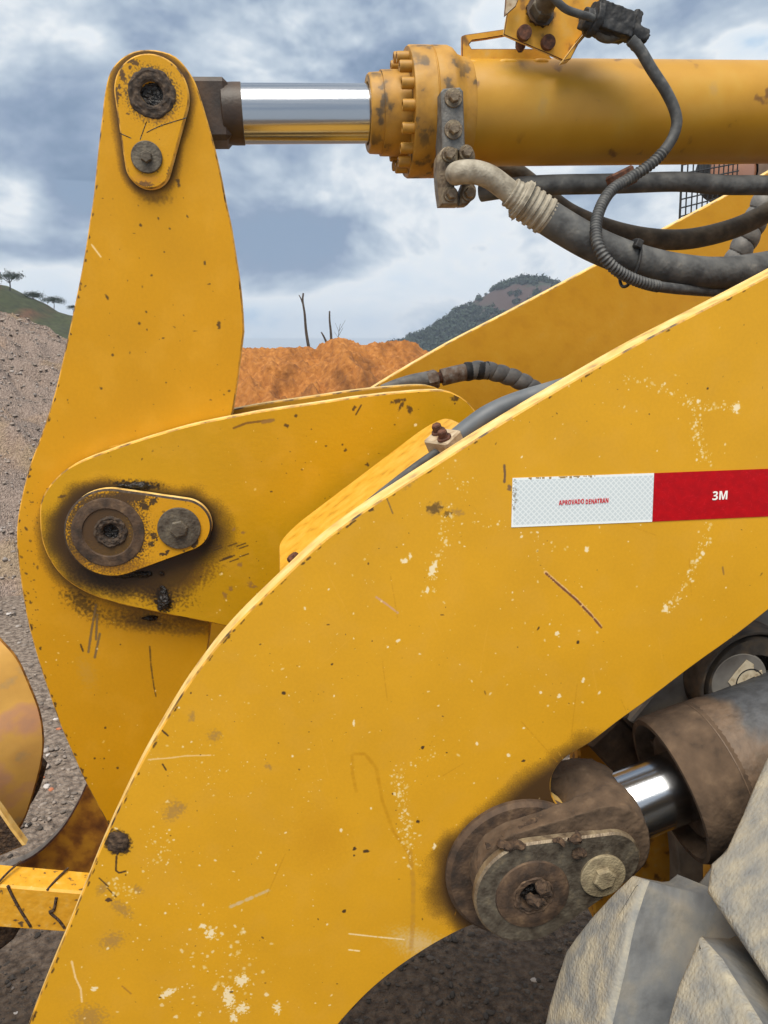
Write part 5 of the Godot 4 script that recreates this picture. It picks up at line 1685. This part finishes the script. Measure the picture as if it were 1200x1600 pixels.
# ---------------------------------------------------------------- position sensor on top of the tilt cylinder
func make_sensor() -> void:
	var d := 1.215
	var stand := put("sensor_bracket", plate(outline([[722, 101, 1], [722, 56, 1], [727, 54, 1], [790, 45, 1], [812, 44, 1], [812, 51, 1], [760, 60], [738, 63], [733, 69], [737, 76, 1], [850, 76, 1], [865, 95, 1], [862, 101, 1]], d, 12), -d, 0.008, 0.001, M.old_paint, M.rust, M.old_paint), loader)
	tag(stand, "yellow sensor bracket welded on top of the tilt cylinder")
	for q in [[735, 101, 16], [794, 100, 17], [845, 99, 14]]:
		var w := MB.new()
		var c := at(q[0], q[1], d - 0.006)
		pipe(w, course([c - Vector3(q[2] * 0.00095, 0, 0), c - Vector3(q[2] * 0.0005, -0.001, -0.002), c + Vector3(q[2] * 0.0005, 0.001, 0.002), c + Vector3(q[2] * 0.00095, 0, 0)], 4), func(l, _a): return 0.0048 * sqrt(clampf(minf(l, q[2] * 0.0019 - l) / 0.006, 0.04, 1.0)), 10)
		put("weld_bead", w.done(M.weld_paint), stand)
	var e := d - 0.05
	var tip := put("sensor_plate", plate(outline([[787, 54, 1], [800, -25, 1], [950, -25, 1], [935, 25, 1], [900, 66, 1], [893, 86], [888, 95], [880, 94, 1]], e, 10), -e, 0.006, 0.001, M.old_paint, M.rust, M.edge), loader)
	tag(tip, "small yellow plate holding the proximity sensor")
	put("side_flange", plate(outline([[788, 26, 1], [792, -25, 1], [820, -25, 1], [806, 10, 1]], e - 0.02, 20), -(e - 0.02), 0.004, 0.001, M.cream_metal, M.rust, M.cream_metal), tip)
	put("side_flange", plate(outline([[880, 95, 1], [901, 66, 1], [937, 25, 1], [950, -25, 1], [954, -25, 1], [941, 26, 1], [904, 69, 1], [892, 92, 1]], e - 0.018, 20), -(e - 0.018), 0.02, 0.001, M.old_paint, M.rust, M.edge), tip)
	var u := unit(840, 60, e)
	for q in [[818, 53], [855, 68]]:
		put("bolt", ring_shape(12.5 * u, 0.0005, 0.008).done(M.rust), tip, Transform3D(Basis(), at(q[0], q[1], e)))
	var sp := MB.new()
	sp.lathe([[9 * u, 0.035], [9 * u, 0.0], [4 * u, -0.006]], 16, Transform3D(Basis(Vector3(1, 0, 0), -PI / 2), at(813, 74, d - 0.02)))
	put("stud", sp.done(M.rust), tip)
	var sf := frame(at(842, 22, e), Vector3(0.12, 0.3, 1))
	var lock := MB.new()
	var prof := PackedVector3Array()
	for r in 2:
		for j in 48:
			var t := TAU * j / 48.0
			prof.append(sf * (Vector3(cos(t), sin(t), 0) * (24.5 + 1.4 * signf(sin(t * 12))) * u + Vector3(0, 0, 0.001 + 0.004 * r)))
	lock.grid(prof, 2, 48, true)
	lock.lathe([[25 * u, 0.005], [0.001, 0.005]], 32, sf)
	put("lock_washer", lock.done(M.dark_brown), tip)
	put("nut", hex_bolt(21 * u, 0.016).done(M.dark_steel), tip, sf * Transform3D(Basis(), Vector3(0, 0, 0.005)))
	var bodym := MB.new()
	bodym.lathe([[17.5 * u, 0.01], [17.5 * u, 0.055], [16.5 * u, 0.058], [12 * u, 0.058], [12 * u, 0.075], [0.001, 0.075]], 32, sf)
	put("sensor", bodym.done(M.dark_steel), tip)
	var ring := MB.new()
	ring.lathe([[12.2 * u, 0.06], [12.2 * u, 0.07], [11 * u, 0.0765], [0.001, 0.0765]], 24, sf)
	put("sensor_face", ring.done(M.pink), tip)
	# its cable into the connector
	var cb := MB.new()
	pipe(cb, course([at(856, -14, e - 0.07), at(868, 0, e - 0.07), at(884, 14, e - 0.065), at(902, 21, e - 0.06), at(922, 27, e - 0.05), at(936, 36, e - 0.04)], 8), func(l, _a): return 6.2 * u, 14)
	var cable := put("sensor_cable", cb.done(M.rubber), loader)
	tag(cable, "black sensor cable with muddy connector plug")
	var n := fnl(461, 70, 3)
	var k0 := at(952, 40, e - 0.035)
	var ka := (at(990, 58, e - 0.03) - at(925, 30, e - 0.04)).normalized()
	var kb := Vector3(-ka.y, ka.x, 0).normalized()
	put("connector", nets(func(p: Vector3) -> float:
		var q := p - k0
		var s := q.dot(ka)
		var v := q.dot(kb)
		var f := maxf(maxf(absf(s) - 0.027, absf(v - 0.004) - 0.0155), absf(q.z) - 0.016)
		f = minf(f, maxf(Vector2(v + 0.002, q.z).length() - 0.013, absf(s + 0.018) - 0.02))
		f = minf(f, maxf(absf(s + 0.024) - 0.004, Vector2(v - 0.001, q.z).length() - 0.021))
		f = minf(f, maxf(maxf(absf(s - 0.034) - 0.0045, absf(v - 0.014) - 0.013), absf(q.z) - 0.006))
		f = minf(f, maxf(absf(s - 0.033) - 0.02, Vector2(v, q.z).length() - 0.0105))
		return f - 0.0012 + n.get_noise_3dv(p) * 0.0016, k0 - Vector3(0.07, 0.06, 0.03), k0 + Vector3(0.075, 0.06, 0.03), 0.0017, M.black), cable)
	var bt := MB.new()
	pipe(bt, course([at(972, 50, e - 0.03), at(984, 60, e - 0.035), at(996, 73, 1.12)], 6), func(l, _a): return (9.5 + 1.3 * sin(l * 700)) * u, 14)
	put("boot", bt.done(M.rubber), cable)
	var under := MB.new()
	pipe(under, course([at(930, 45, e - 0.035), at(938, 56, e - 0.035), at(952, 60, e - 0.035), at(968, 55, e - 0.035)], 6), func(_l, _a): return 0.0065, 10)
	put("locking_tab", under.done(M.dark_steel), cable)


# ---------------------------------------------------------------- lamp guard far right
func make_guard() -> void:
	var d := 2.25
	var g := Node3D.new()
	g.name = "lamp_guard"
	g.position = -GRIP
	loader.add_child(g)
	tag(g, "black wire mesh guard in front of the headlamp")
	var o := at(1066, 256, d)
	var ex := (at(1166, 240, d + 0.35) - o) / 100.0
	var ey := (at(1062, 342, d) - o) / 86.0
	for i in 12:
		var b := MB.new()
		pipe(b, PackedVector3Array([o + ex * i * 7.8 + ey * -14, o + ex * i * 7.8 + ey * 86]), func(_l, _a): return 0.0022 if i else 0.0034, 6)
		put("wire", b.done(M.black), g)
	for j in 8:
		var b := MB.new()
		pipe(b, PackedVector3Array([o + ey * (j * 13.5 - 12), o + ex * 88 + ey * (j * 13.5 - 12)]), func(_l, _a): return 0.0022, 6)
		put("wire", b.done(M.black), g)
	var lamp := MB.new()
	var lo := at(1140, 268, d + 0.5)
	lamp.lathe([[0.10, -0.06], [0.10, 0.02], [0.092, 0.03]], 32, Transform3D(Basis(), lo))
	var hl := put("headlamp", lamp.done(M.black), loader)
	var lens := MB.new()
	lens.lathe([[0.092, 0.02], [0.07, 0.032], [0.001, 0.04]], 32, Transform3D(Basis(), lo))
	put("lens", lens.done(M.lens), hl)
	var post := MB.new()
	post.box(Vector3(-0.05, -0.5, -0.05), Vector3(0.05, 0.3, 0.05), Transform3D(Basis(), at(1172, 262, d + 0.55)), 0.01)
	put("lamp_post", post.done(M.cab), loader)


# ---------------------------------------------------------------- ground, hills, piles
var lie: FastNoiseLite
var lie_broad: FastNoiseLite
func ground_h(x: float, z: float) -> float:
	var r := Vector2(x, z).length()
	return (0.03 * lie.get_noise_2d(x, z) + 0.04 * lie_broad.get_noise_2d(x, z) - 0.01) * exp(-r / 60.0) - 0.035 * maxf(r - 34.0, 0.0)

func make_ground() -> void:
	lie = fnl(501, 1.2, 3)
	lie_broad = fnl(503, 0.25, 3)
	var nb := lie_broad
	M.soil = mat(ntex([[0.0, rgb(58, 49, 42)], [0.3, rgb(96, 84, 74)], [0.55, rgb(120, 107, 96)], [0.75, rgb(134, 121, 109)], [0.9, rgb(150, 138, 126)], [1.0, rgb(170, 160, 150)]], 505, 0.03, 7, 1024), 0.97, 0.0, 0.9, ntex([], 507, 0.05, 7, 1024), 1.2)
	M.soil.uv1_world_triplanar = true
	M.soil.vertex_color_use_as_albedo = true
	var p := PackedVector3Array()
	var c := PackedColorArray()
	var k := 200
	for i in k:
		for j in k:
			var u := (j - (k - 1) * 0.45) / (k * 0.5)
			var v := i / float(k - 1)
			var x := 1.6 * sinh(u * 7.4) * 0.9
			var z := 1.5 - 1.4 * sinh(v * 8.0) * 0.75
			p.append(Vector3(x, ground_h(x, z), z))
			# trodden, moist soil; the shade under bucket and machine is painted in too
			var damp_shade := exp(-pow(Vector2((x - 0.25) / 2.3, (z + 1.25) / 0.78).length(), 3.0))
			var t := lerpf(1.0, 0.30, clampf(damp_shade + nb.get_noise_2d(x * 4, z * 4) * 0.3 * damp_shade, 0.0, 1.0))
			c.append(Color(t, t * lerpf(1.0, 0.86, damp_shade), t * lerpf(1.0, 0.72, damp_shade)))
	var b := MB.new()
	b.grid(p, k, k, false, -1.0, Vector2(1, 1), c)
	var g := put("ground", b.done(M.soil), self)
	tag(g, "grey brown gravelly yard ground", "", "", "structure")

func heap(called: String, label: String, category: String, x0: float, x1: float, z0: float, z1: float, nx: int, nz: int, height: Callable, m: Material, tint: Variant = null) -> MeshInstance3D:
	var p := PackedVector3Array()
	var c := PackedColorArray()
	for i in nz:
		for j in nx:
			var x := lerpf(x0, x1, j / float(nx - 1))
			var z := lerpf(z0, z1, i / float(nz - 1))
			var y: float = height.call(x, z)
			p.append(Vector3(x, y, z))
			if tint != null: c.append((tint as Callable).call(x, y, z))
	var b := MB.new()
	b.grid(p, nz, nx, false, -1.0, Vector2(1, 1), c)
	var o := put(called, b.done(m), self)
	tag(o, label, category)
	return o

func profile(ps: Array, d: float) -> Callable:        # a skyline of the photograph as heights over world x at depth d
	var xs := []
	var ys := []
	for q in ps:
		var w := at(q[0], q[1], d)
		xs.append(w.x)
		ys.append(w.y)
	return func(x: float) -> float:
		if x <= xs[0]: return ys[0]
		for i in xs.size() - 1:
			if x <= xs[i + 1]: return lerpf(ys[i], ys[i + 1], smoothstep(0.0, 1.0, (x - xs[i]) / (xs[i + 1] - xs[i])))
		return ys[ys.size() - 1]

var ridge_h: Callable
var hill_h: Callable
var mound_h: Callable
func make_hills() -> void:
	var m := StandardMaterial3D.new()
	m.vertex_color_use_as_albedo = true
	m.roughness = 1.0
	m.albedo_texture = ntex([[0.0, rgb(120, 120, 110)], [0.5, rgb(210, 210, 205)], [1.0, rgb(255, 255, 250)]], 511, 0.03, 6, 512)
	m.uv1_triplanar = true
	m.uv1_world_triplanar = true
	m.uv1_scale = Vector3.ONE * 0.06
	var n := fnl(513, 0.06, 5)
	var d1 := 120.0
	var top := profile([[-500, 380], [-200, 400], [-60, 428], [0, 444], [22, 452], [45, 464], [70, 476], [90, 488], [112, 494], [150, 506], [220, 540], [320, 575]], d1)
	ridge_h = func(x: float, z: float) -> float:
		var t := clampf(1.0 - absf(z + d1) / 40.0, 0.0, 1.0)
		return -3.0 + (float(top.call(x)) + 3.0) * smoothstep(0.0, 1.0, t) + n.get_noise_2d(x, z) * 1.0 * t
	var o := heap("hill", "green and red earth ridge behind the grey mound", "", -160.0, 10.0, -165.0, -80.0, 120, 60, ridge_h, m, func(x, y, z):
		var k := n.get_noise_2d(x * 1.7 + 40, z * 1.7)
		var green := Color(0.075, 0.085, 0.028).lerp(Color(0.045, 0.055, 0.022), clampf(k + 0.5, 0, 1))
		return green.lerp(Color(0.16, 0.075, 0.04), smoothstep(0.22, 0.34, n.get_noise_2d(x * 0.9, y * 5.0 + z))))
	tag(o, "green and red earth ridge behind the grey mound", "", "", "structure")
	o.remove_meta("category")
	var d2 := 430.0
	var top2 := profile([[300, 585], [560, 572], [640, 536], [665, 522], [700, 503], [735, 478], [760, 463], [780, 450], [800, 442], [815, 437.5], [828, 437], [845, 441], [865, 447], [890, 449], [950, 452], [1050, 470], [1300, 520]], d2)
	hill_h = func(x: float, z: float) -> float:
		var t := clampf(1.0 - absf(z + d2) / 150.0, 0.0, 1.0)
		return -12.0 + (float(top2.call(x)) + 12.0) * pow(smoothstep(0.0, 1.0, t), 0.8) + n.get_noise_2d(x * 0.35, z * 0.35) * 3.0 * t * (1.0 - t) * 3.0
	var o2 := heap("hill", "", "", -260.0, 420.0, -600.0, -270.0, 160, 80, hill_h, m, func(x, y, z):
		var k := n.get_noise_2d(x * 0.5, z * 0.5)
		var g := Color(0.016, 0.030, 0.020).lerp(Color(0.035, 0.055, 0.028), clampf(k * 1.6 + 0.4, 0, 1))
		var w := at(790, 470, d2)
		var q := Vector2((x - w.x - (y - w.y) * 1.3) / 22.0, (y - w.y) / 9.0).length()
		g = g.lerp(Color(0.085, 0.048, 0.040), smoothstep(1.1, 0.7, q + k * 0.9))
		var w2 := at(700, 535, d2)
		return g.lerp(Color(0.09, 0.085, 0.04), smoothstep(1.0, 0.4, Vector2((x - w2.x) / 14.0, (y - w2.y) / 5.0).length() + k)))
	tag(o2, "dark wooded far hill with a bare reddish patch", "", "", "structure")
	o2.remove_meta("category")
	var d3 := 900.0
	var top3 := profile([[300, 590], [560, 575], [630, 540], [655, 522], [680, 511], [720, 514], [800, 540], [1200, 560]], d3)
	var o3 := heap("hill", "", "", -700.0, 700.0, -1100.0, -700.0, 120, 30, func(x: float, z: float) -> float:
		var t := clampf(1.0 - absf(z + d3) / 190.0, 0.0, 1.0)
		return -60.0 + (float(top3.call(x)) + 60.0) * smoothstep(0.0, 1.0, t), m, func(_x, _y, _z): return Color(0.03, 0.045, 0.035))
	tag(o3, "pale bluish ridge farthest away", "", "", "structure")
	o3.remove_meta("category")

func make_piles() -> void:
	# grey gravel mound at the left
	var n := fnl(521, 0.9, 5)
	var nr := fnl(523, 5.0, 4)
	var c := Vector2(-4.5, -9.0)
	M.gravel = mat(ntex([[0.0, rgb(82, 72, 65)], [0.3, rgb(124, 111, 103)], [0.55, rgb(144, 131, 123)], [0.8, rgb(164, 151, 142)], [1.0, rgb(192, 181, 173)]], 525, 0.04, 8, 1024), 0.97, 0.0, 1.0, ntex([], 527, 0.07, 6, 1024), 2.0)
	M.gravel.uv1_world_triplanar = true
	M.gravel.vertex_color_use_as_albedo = true
	mound_h = func(x: float, z: float) -> float:
		var q := Vector2(x, z) - c
		var r := q.length()
		var t := q.angle()
		var y := 2.42 - 0.52 * sqrt(r * r + 0.35) + 0.25
		var rill := nr.get_noise_2d(t * 2.4, r * 0.25) * clampf(r * 0.12, 0, 0.22)
		return maxf(y + n.get_noise_2d(x, z) * 0.16 + rill * 0.55 + nr.get_noise_2d(x * 2.0, z * 2.0) * 0.035, -0.25)
	heap("gravel_mound", "grey gravel mound left of the tilt lever", "gravel mound", -10.0, 1.2, -14.5, -3.0, 260, 260, mound_h, M.gravel, func(x, y, z):
		var k := n.get_noise_2d(x * 1.4 + 9, z * 1.4)
		return Color(0.92, 0.88, 0.85).lerp(Color(1.12, 0.92, 0.72), smoothstep(0.05, 0.4, k - y * 0.12 + 0.1)))
	# orange earth pile beyond
	var d := 21.0
	var top := profile([[200, 565], [300, 552], [370, 545], [400, 545.5], [440, 544], [480, 543], [492, 546], [505, 537], [520, 531], [533, 530], [548, 534], [566, 543], [585, 539], [610, 535], [632, 533], [648, 536], [662, 547], [690, 575], [740, 620]], d)
	var np := fnl(531, 0.55, 5)
	var nq := fnl(533, 2.6, 4)
	M.earth = mat(ntex([[0.0, rgb(116, 66, 26)], [0.3, rgb(140, 88, 36)], [0.55, rgb(154, 99, 42)], [0.8, rgb(168, 112, 54)], [1.0, rgb(186, 132, 78)]], 535, 0.02, 8, 1024), 0.97, 0.0, 0.25, ntex([], 537, 0.03, 8, 1024), 3.0)
	M.earth.vertex_color_use_as_albedo = true
	M.earth.uv1_world_triplanar = true
	heap("dirt_pile", "orange earth pile with rounded tops in the middle distance", "dirt pile", -7.0, 7.5, -26.0, -15.5, 260, 190, func(x: float, z: float) -> float:
		var s := absf(z + d)
		var crest: float = top.call(x)
		var t := clampf(1.0 - s / 4.6, 0.0, 1.0)
		var k := 1.0 if s < 0.35 else exp(-0.0)
		var slope := crest - maxf(s - 0.25, 0.0) * 0.42
		var rough := clampf(s * 0.6, 0.05, 1.0)
		var rill := nq.get_noise_2d(x * 0.8, z * 0.16) * 0.24 * clampf(s * 0.35, 0, 1)
		return maxf(slope * k + np.get_noise_2d(x, z) * 0.5 * rough + rill + nq.get_noise_2d(x * 1.6, z * 1.6) * 0.11, -0.3) if t > -1 else 0.0, M.earth, func(x, y, z):
		var k := np.get_noise_2d(x * 1.3 + 30, z * 0.5 + y * 2.0)
		var q := nq.get_noise_2d(x * 0.9 + 7, z * 0.25)
		var v := clampf(0.95 + k * 0.75 + q * 0.35, 0.5, 1.3)
		return Color(v, v * lerpf(0.92, 1.0, clampf(v - 0.3, 0, 1)), v * lerpf(0.8, 1.05, clampf(v - 0.3, 0, 1))))

func make_trees() -> void:
	var bark := mat(ntex([[0.0, rgb(46, 40, 36)], [1.0, rgb(96, 86, 76)]], 541, 0.05, 4, 128), 0.95, 0.0, 2.0)
	var leaf := StandardMaterial3D.new()
	leaf.vertex_color_use_as_albedo = true
	leaf.roughness = 0.9
	leaf.backlight_enabled = true
	leaf.backlight = Color(0.1, 0.12, 0.05)
	# bare dead trunks behind the orange pile
	var d := 23.0
	var dead := func(lines: Array, label: String) -> void:
		var o := Node3D.new()
		o.name = numbered("dead_tree", self)
		var base := at(lines[0][0][0], lines[0][0][1], d)
		o.position = base
		add_child(o, true)
		tag(o, label, "dead tree", "bare dead trees on the orange pile")
		for i in lines.size():
			var b := MB.new()
			var pts := []
			for q in lines[i].slice(0, -1): pts.append(at(q[0], q[1], d) - base)
			var r: float = lines[i][-1]
			var tot: float = (pts[0] as Vector3).distance_to(pts[-1])
			pipe(b, course(pts, 5), func(l, _a): return r * (1.0 - 0.5 * clampf(l / tot, 0, 1)), 8)
			put("trunk" if i == 0 else "branch", b.done(bark), o)
	dead.call([[[484, 550], [481, 535], [478, 515], [476, 490], [473, 470], [474, 458], 0.052], [[473, 474], [470, 466], [467, 461], 0.026]], "tallest bare dead trunk, forked at its top, left of the pile's peak")
	dead.call([[[518, 540], [517, 520], [515, 500], [515, 486], 0.046]], "shorter upright bare dead trunk at the pile's peak")
	dead.call([[[512, 540], [507, 528], [502, 519], 0.042]], "stubby leaning dead trunk beside the upright one")
	dead.call([[[528, 534], [530, 515], [532, 506], 0.010], [[529, 525], [536, 512], 0.007], [[530, 520], [524, 505], 0.006], [[530, 517], [540, 500], 0.006], [[529, 528], [522, 518], 0.006]], "thin twiggy dead bush just right of the pile's peak")
	# flat-topped trees on the left ridge
	for q in [[15, 422, 456, 40, "largest flat topped tree on the ridge, at the far left"], [52, 456, 472, 30, "second flat topped tree along the ridge from the left"], [84, 463, 480, 30, "flat topped tree near the ridge's right end"], [114, 476, 488, 14, "smallest ridge tree, beside the tilt lever's edge"], [-60, 400, 440, 44, "ridge tree beyond the left edge"]]:
		if q[0] < 0: continue
		crowned("umbrella_tree", q[4], at(q[0], q[2], 118.0), at(q[0], q[1], 118.0).y, q[3] * 118.0 / FOCAL * 0.5, bark, leaf, true)
	# trees that stand out on the far hill's skyline
	var hz := 428.0
	for q in [[728, 474, 489, 5, "lone tree lowest on the far hill's skyline"], [740, 468, 482, 5, "second lone tree up the far hill's skyline"], [748, 466, 476, 7, "third tree up the far hill's skyline"], [785, 445, 454, 9, "dark tree halfway up the far hill's skyline"], [824, 428, 440, 6, "tree on the far hill's summit"], [851, 435, 446, 3, "thin tree right of the far hill's summit"], [856, 440, 447, 6, "round tree right of the far hill's summit"]]:
		crowned("skyline_tree", q[4], at(q[0], q[2], hz), at(q[0], q[1], hz).y, q[3] * hz / FOCAL * 0.5, bark, leaf, false)
	# the wood on the far hill, one mass
	var clump := MB.new()
	var r2 := RandomNumberGenerator.new()
	r2.seed = 7
	for i in 46:
		var p := Vector3(r2.randfn(), r2.randfn() * 0.8, r2.randfn()).normalized() * r2.randf_range(0.5, 1.0)
		var a := Vector3(r2.randfn(), r2.randfn(), r2.randfn()).normalized() * 0.42
		var b2 := a.cross(p).normalized() * 0.42
		clump.flat(p - a, p + a, p + b2, p)
	var mm := MultiMesh.new()
	mm.transform_format = MultiMesh.TRANSFORM_3D
	mm.use_colors = true
	mm.mesh = clump.done(leaf)
	var spots := []
	for i in 5200:
		var x := r2.randf_range(-30, 330)
		var z := r2.randf_range(-470, -330)
		var w := at(790, 470, 430.0)
		var y: float = hill_h.call(x, z)
		var bare := Vector2((x - w.x - (y - w.y) * 1.3) / 22.0, (y - w.y) / 9.0).length()
		if bare < 0.9 and r2.randf() < 0.93: continue
		spots.append([Vector3(x, y + 0.8, z), r2.randf_range(1.2, 2.6)])
	mm.instance_count = spots.size()
	for i in spots.size():
		var s: float = spots[i][1]
		mm.set_instance_transform(i, Transform3D(Basis(Vector3.UP, r2.randf() * TAU) * Basis.from_scale(Vector3(s, s * r2.randf_range(0.7, 1.3), s)), spots[i][0]))
		var g := r2.randf_range(0.6, 1.5)
		mm.set_instance_color(i, Color(0.017 * g, 0.030 * g, 0.017 * g))
	var wood := MultiMeshInstance3D.new()
	wood.name = "hill_woods"
	wood.multimesh = mm
	add_child(wood)
	tag(wood, "dark green woods covering the far hill", "woods", "", "stuff")

func crowned(called: String, label: String, base: Vector3, top: float, wide: float, bark: Material, leaf: Material, flat_top: bool) -> void:
	var o := Node3D.new()
	o.name = numbered(called, self)
	o.position = base - Vector3(0, 0.3, 0)
	add_child(o, true)
	tag(o, label, "tree", "flat topped trees on the left ridge" if flat_top else "trees on the far hill's skyline")
	var h := top - base.y + 0.3
	var b := MB.new()
	pipe(b, course([Vector3(), Vector3(0.05 * h, 0.4 * h, 0), Vector3(0.02 * h, 0.8 * h, 0)], 4), func(l, _a): return 0.035 * h * (1.0 - 0.6 * l / h), 7)
	for i in 5:
		var t := TAU * i / 5.0 + 0.4
		pipe(b, course([Vector3(0.04 * h, 0.45 * h, 0), Vector3(cos(t) * wide * 0.4, 0.68 * h, sin(t) * wide * 0.4), Vector3(cos(t) * wide * 0.75, 0.82 * h, sin(t) * wide * 0.75)], 3), func(l, _a): return 0.014 * h, 5)
	put("trunk", b.done(bark), o)
	var f := MB.new()
	for k in (24 if flat_top else 9):
		var t := rng.randf() * TAU
		var rr := sqrt(rng.randf()) * wide
		var ctr := Vector3(cos(t) * rr, h * ((0.86 - 0.16 * rr / wide + rng.randfn() * 0.05) if flat_top else rng.randf_range(0.5, 0.95)), sin(t) * rr)
		if not flat_top: ctr = Vector3(ctr.x * (1.15 - ctr.y / h), ctr.y, ctr.z * (1.15 - ctr.y / h))
		var tone := rng.randf_range(0.6, 1.5)
		for i in 60:
			var p := ctr + Vector3(rng.randfn(), rng.randfn() * (0.6 if flat_top else 0.7), rng.randfn()) * wide * 0.2
			var a := Vector3(rng.randfn(), rng.randfn(), rng.randfn()).normalized() * wide * 0.055
			var c := a.cross(Vector3(rng.randfn(), rng.randfn(), rng.randfn())).normalized() * wide * 0.055
			var v0 := f.v.size()
			f.flat(p - a, p + a, p + c, Vector3.UP)
			for q in f.v.size() - v0: f.c.append(Color(0.022 * tone, 0.034 * tone, 0.014 * tone))
	put("crown", f.done(leaf), o)

func pebble(seed_: int) -> ArrayMesh:
	var n := fnl(seed_, 0.9, 2)
	var p := PackedVector3Array()
	for i in 6:
		for j in 8:
			var a := PI * i / 5.0
			var t := TAU * j / 8.0
			var v := Vector3(sin(a) * cos(t), cos(a) * 0.7, sin(a) * sin(t))
			p.append(v * (1.0 + 0.55 * n.get_noise_3dv(v * 1.3)))
	var b := MB.new()
	b.grid(p, 6, 8, true)
	return b.done(null)

func make_stones() -> void:
	var ground := get_node("ground")
	var tone := [rgb(150, 142, 136), rgb(118, 108, 100), rgb(178, 172, 168), rgb(96, 84, 76), rgb(168, 104, 74)]
	var mats := []
	for t in tone:
		var m := StandardMaterial3D.new()
		m.albedo_color = t
		m.roughness = 0.95
		mats.append(m)
	var shapes := [pebble(601), pebble(602), pebble(603)]
	# the stones one can tell apart between bucket and lever
	var big := [[72, 1173, 9, 0], [73, 1230, 8, 2], [80, 1235, 8, 4], [68, 1215, 4, 4], [52, 1262, 6, 3], [33, 1292, 8, 3], [42, 1291, 7, 0], [28, 1290, 5, 0], [75, 1180, 5, 2], [87, 1125, 7, 2], [72, 1108, 9, 3], [65, 1105, 6, 3], [92, 1140, 6, 4], [60, 1145, 5, 0], [70, 1130, 5, 0], [100, 1255, 5, 3], [85, 1275, 4, 3], [110, 1215, 4, 0], [60, 1290, 4, 1], [47, 1270, 4, 1], [95, 1230, 3, 2], [66, 1195, 4, 0], [115, 1240, 3, 1], [20, 925, 7, 1], [28, 980, 7, 0], [14, 960, 6, 2], [38, 1010, 7, 1], [48, 1040, 7, 1], [30, 1005, 5, 0], [8, 900, 6, 3], [835, 1533, 8, 0], [650, 1560, 6, 3], [690, 1595, 5, 3], [780, 1500, 5, 3], [740, 1570, 4, 0], [600, 1585, 5, 3], [715, 1535, 4, 1], [25, 1585, 7, 2], [20, 1545, 4, 1], [60, 1520, 4, 1], [35, 1500, 4, 3]]
	for q in big:
		var p := ground_at(q[0], q[1])
		var step := ray(q[0], q[1]).normalized() * 0.01
		p = EYE
		while p.y > maxf(ground_h(p.x, p.z), mound_h.call(p.x, p.z)): p += step
		var r: float = q[2] * 0.5 * p.distance_to(EYE) / FOCAL
		put("stone", shapes[rng.randi() % 3], ground, Transform3D(Basis(Vector3.UP, rng.randf() * TAU) * Basis.from_scale(Vector3(r * rng.randf_range(0.9, 1.5), r * 0.8, r)), p + Vector3(0, r * 0.25, 0)), mats[q[3]])
	# the rest of the gravel
	var mm := MultiMesh.new()
	mm.transform_format = MultiMesh.TRANSFORM_3D
	mm.use_colors = true
	var pm := StandardMaterial3D.new()
	pm.vertex_color_use_as_albedo = true
	pm.roughness = 0.95
	var shape: ArrayMesh = pebble(604)
	shape.surface_set_material(0, pm)
	mm.mesh = shape
	var n := 46000
	var on_mound := 7000
	mm.instance_count = n + on_mound
	for i in on_mound:
		var x := rng.randf_range(-6.5, -0.6)
		var z := rng.randf_range(-9.5, -4.2)
		var s := lerpf(0.004, 0.018, pow(rng.randf(), 4.0))
		mm.set_instance_transform(n + i, Transform3D(Basis.from_euler(Vector3(rng.randfn() * 0.4, rng.randf() * TAU, 0)) * Basis.from_scale(Vector3(s * rng.randf_range(0.8, 1.3), s * 1.2, s)), Vector3(x, mound_h.call(x, z) + s * 0.1, z)))
		var g := rng.randf_range(0.19, 0.34)
		mm.set_instance_color(n + i, Color(g, g * 0.88, g * 0.80))
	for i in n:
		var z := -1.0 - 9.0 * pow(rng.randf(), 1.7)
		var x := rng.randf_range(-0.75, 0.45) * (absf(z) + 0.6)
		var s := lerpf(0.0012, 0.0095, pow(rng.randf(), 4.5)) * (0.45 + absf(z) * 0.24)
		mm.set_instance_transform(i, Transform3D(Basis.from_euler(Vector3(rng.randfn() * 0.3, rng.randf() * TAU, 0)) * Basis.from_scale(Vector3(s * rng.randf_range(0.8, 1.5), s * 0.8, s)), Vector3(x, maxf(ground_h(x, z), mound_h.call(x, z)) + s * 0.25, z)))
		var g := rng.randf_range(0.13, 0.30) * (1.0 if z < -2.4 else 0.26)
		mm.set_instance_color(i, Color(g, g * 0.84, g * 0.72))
	var o := MultiMeshInstance3D.new()
	o.name = "gravel"
	o.multimesh = mm
	add_child(o)
	tag(o, "small loose gravel strewn over the yard ground", "gravel", "", "stuff")
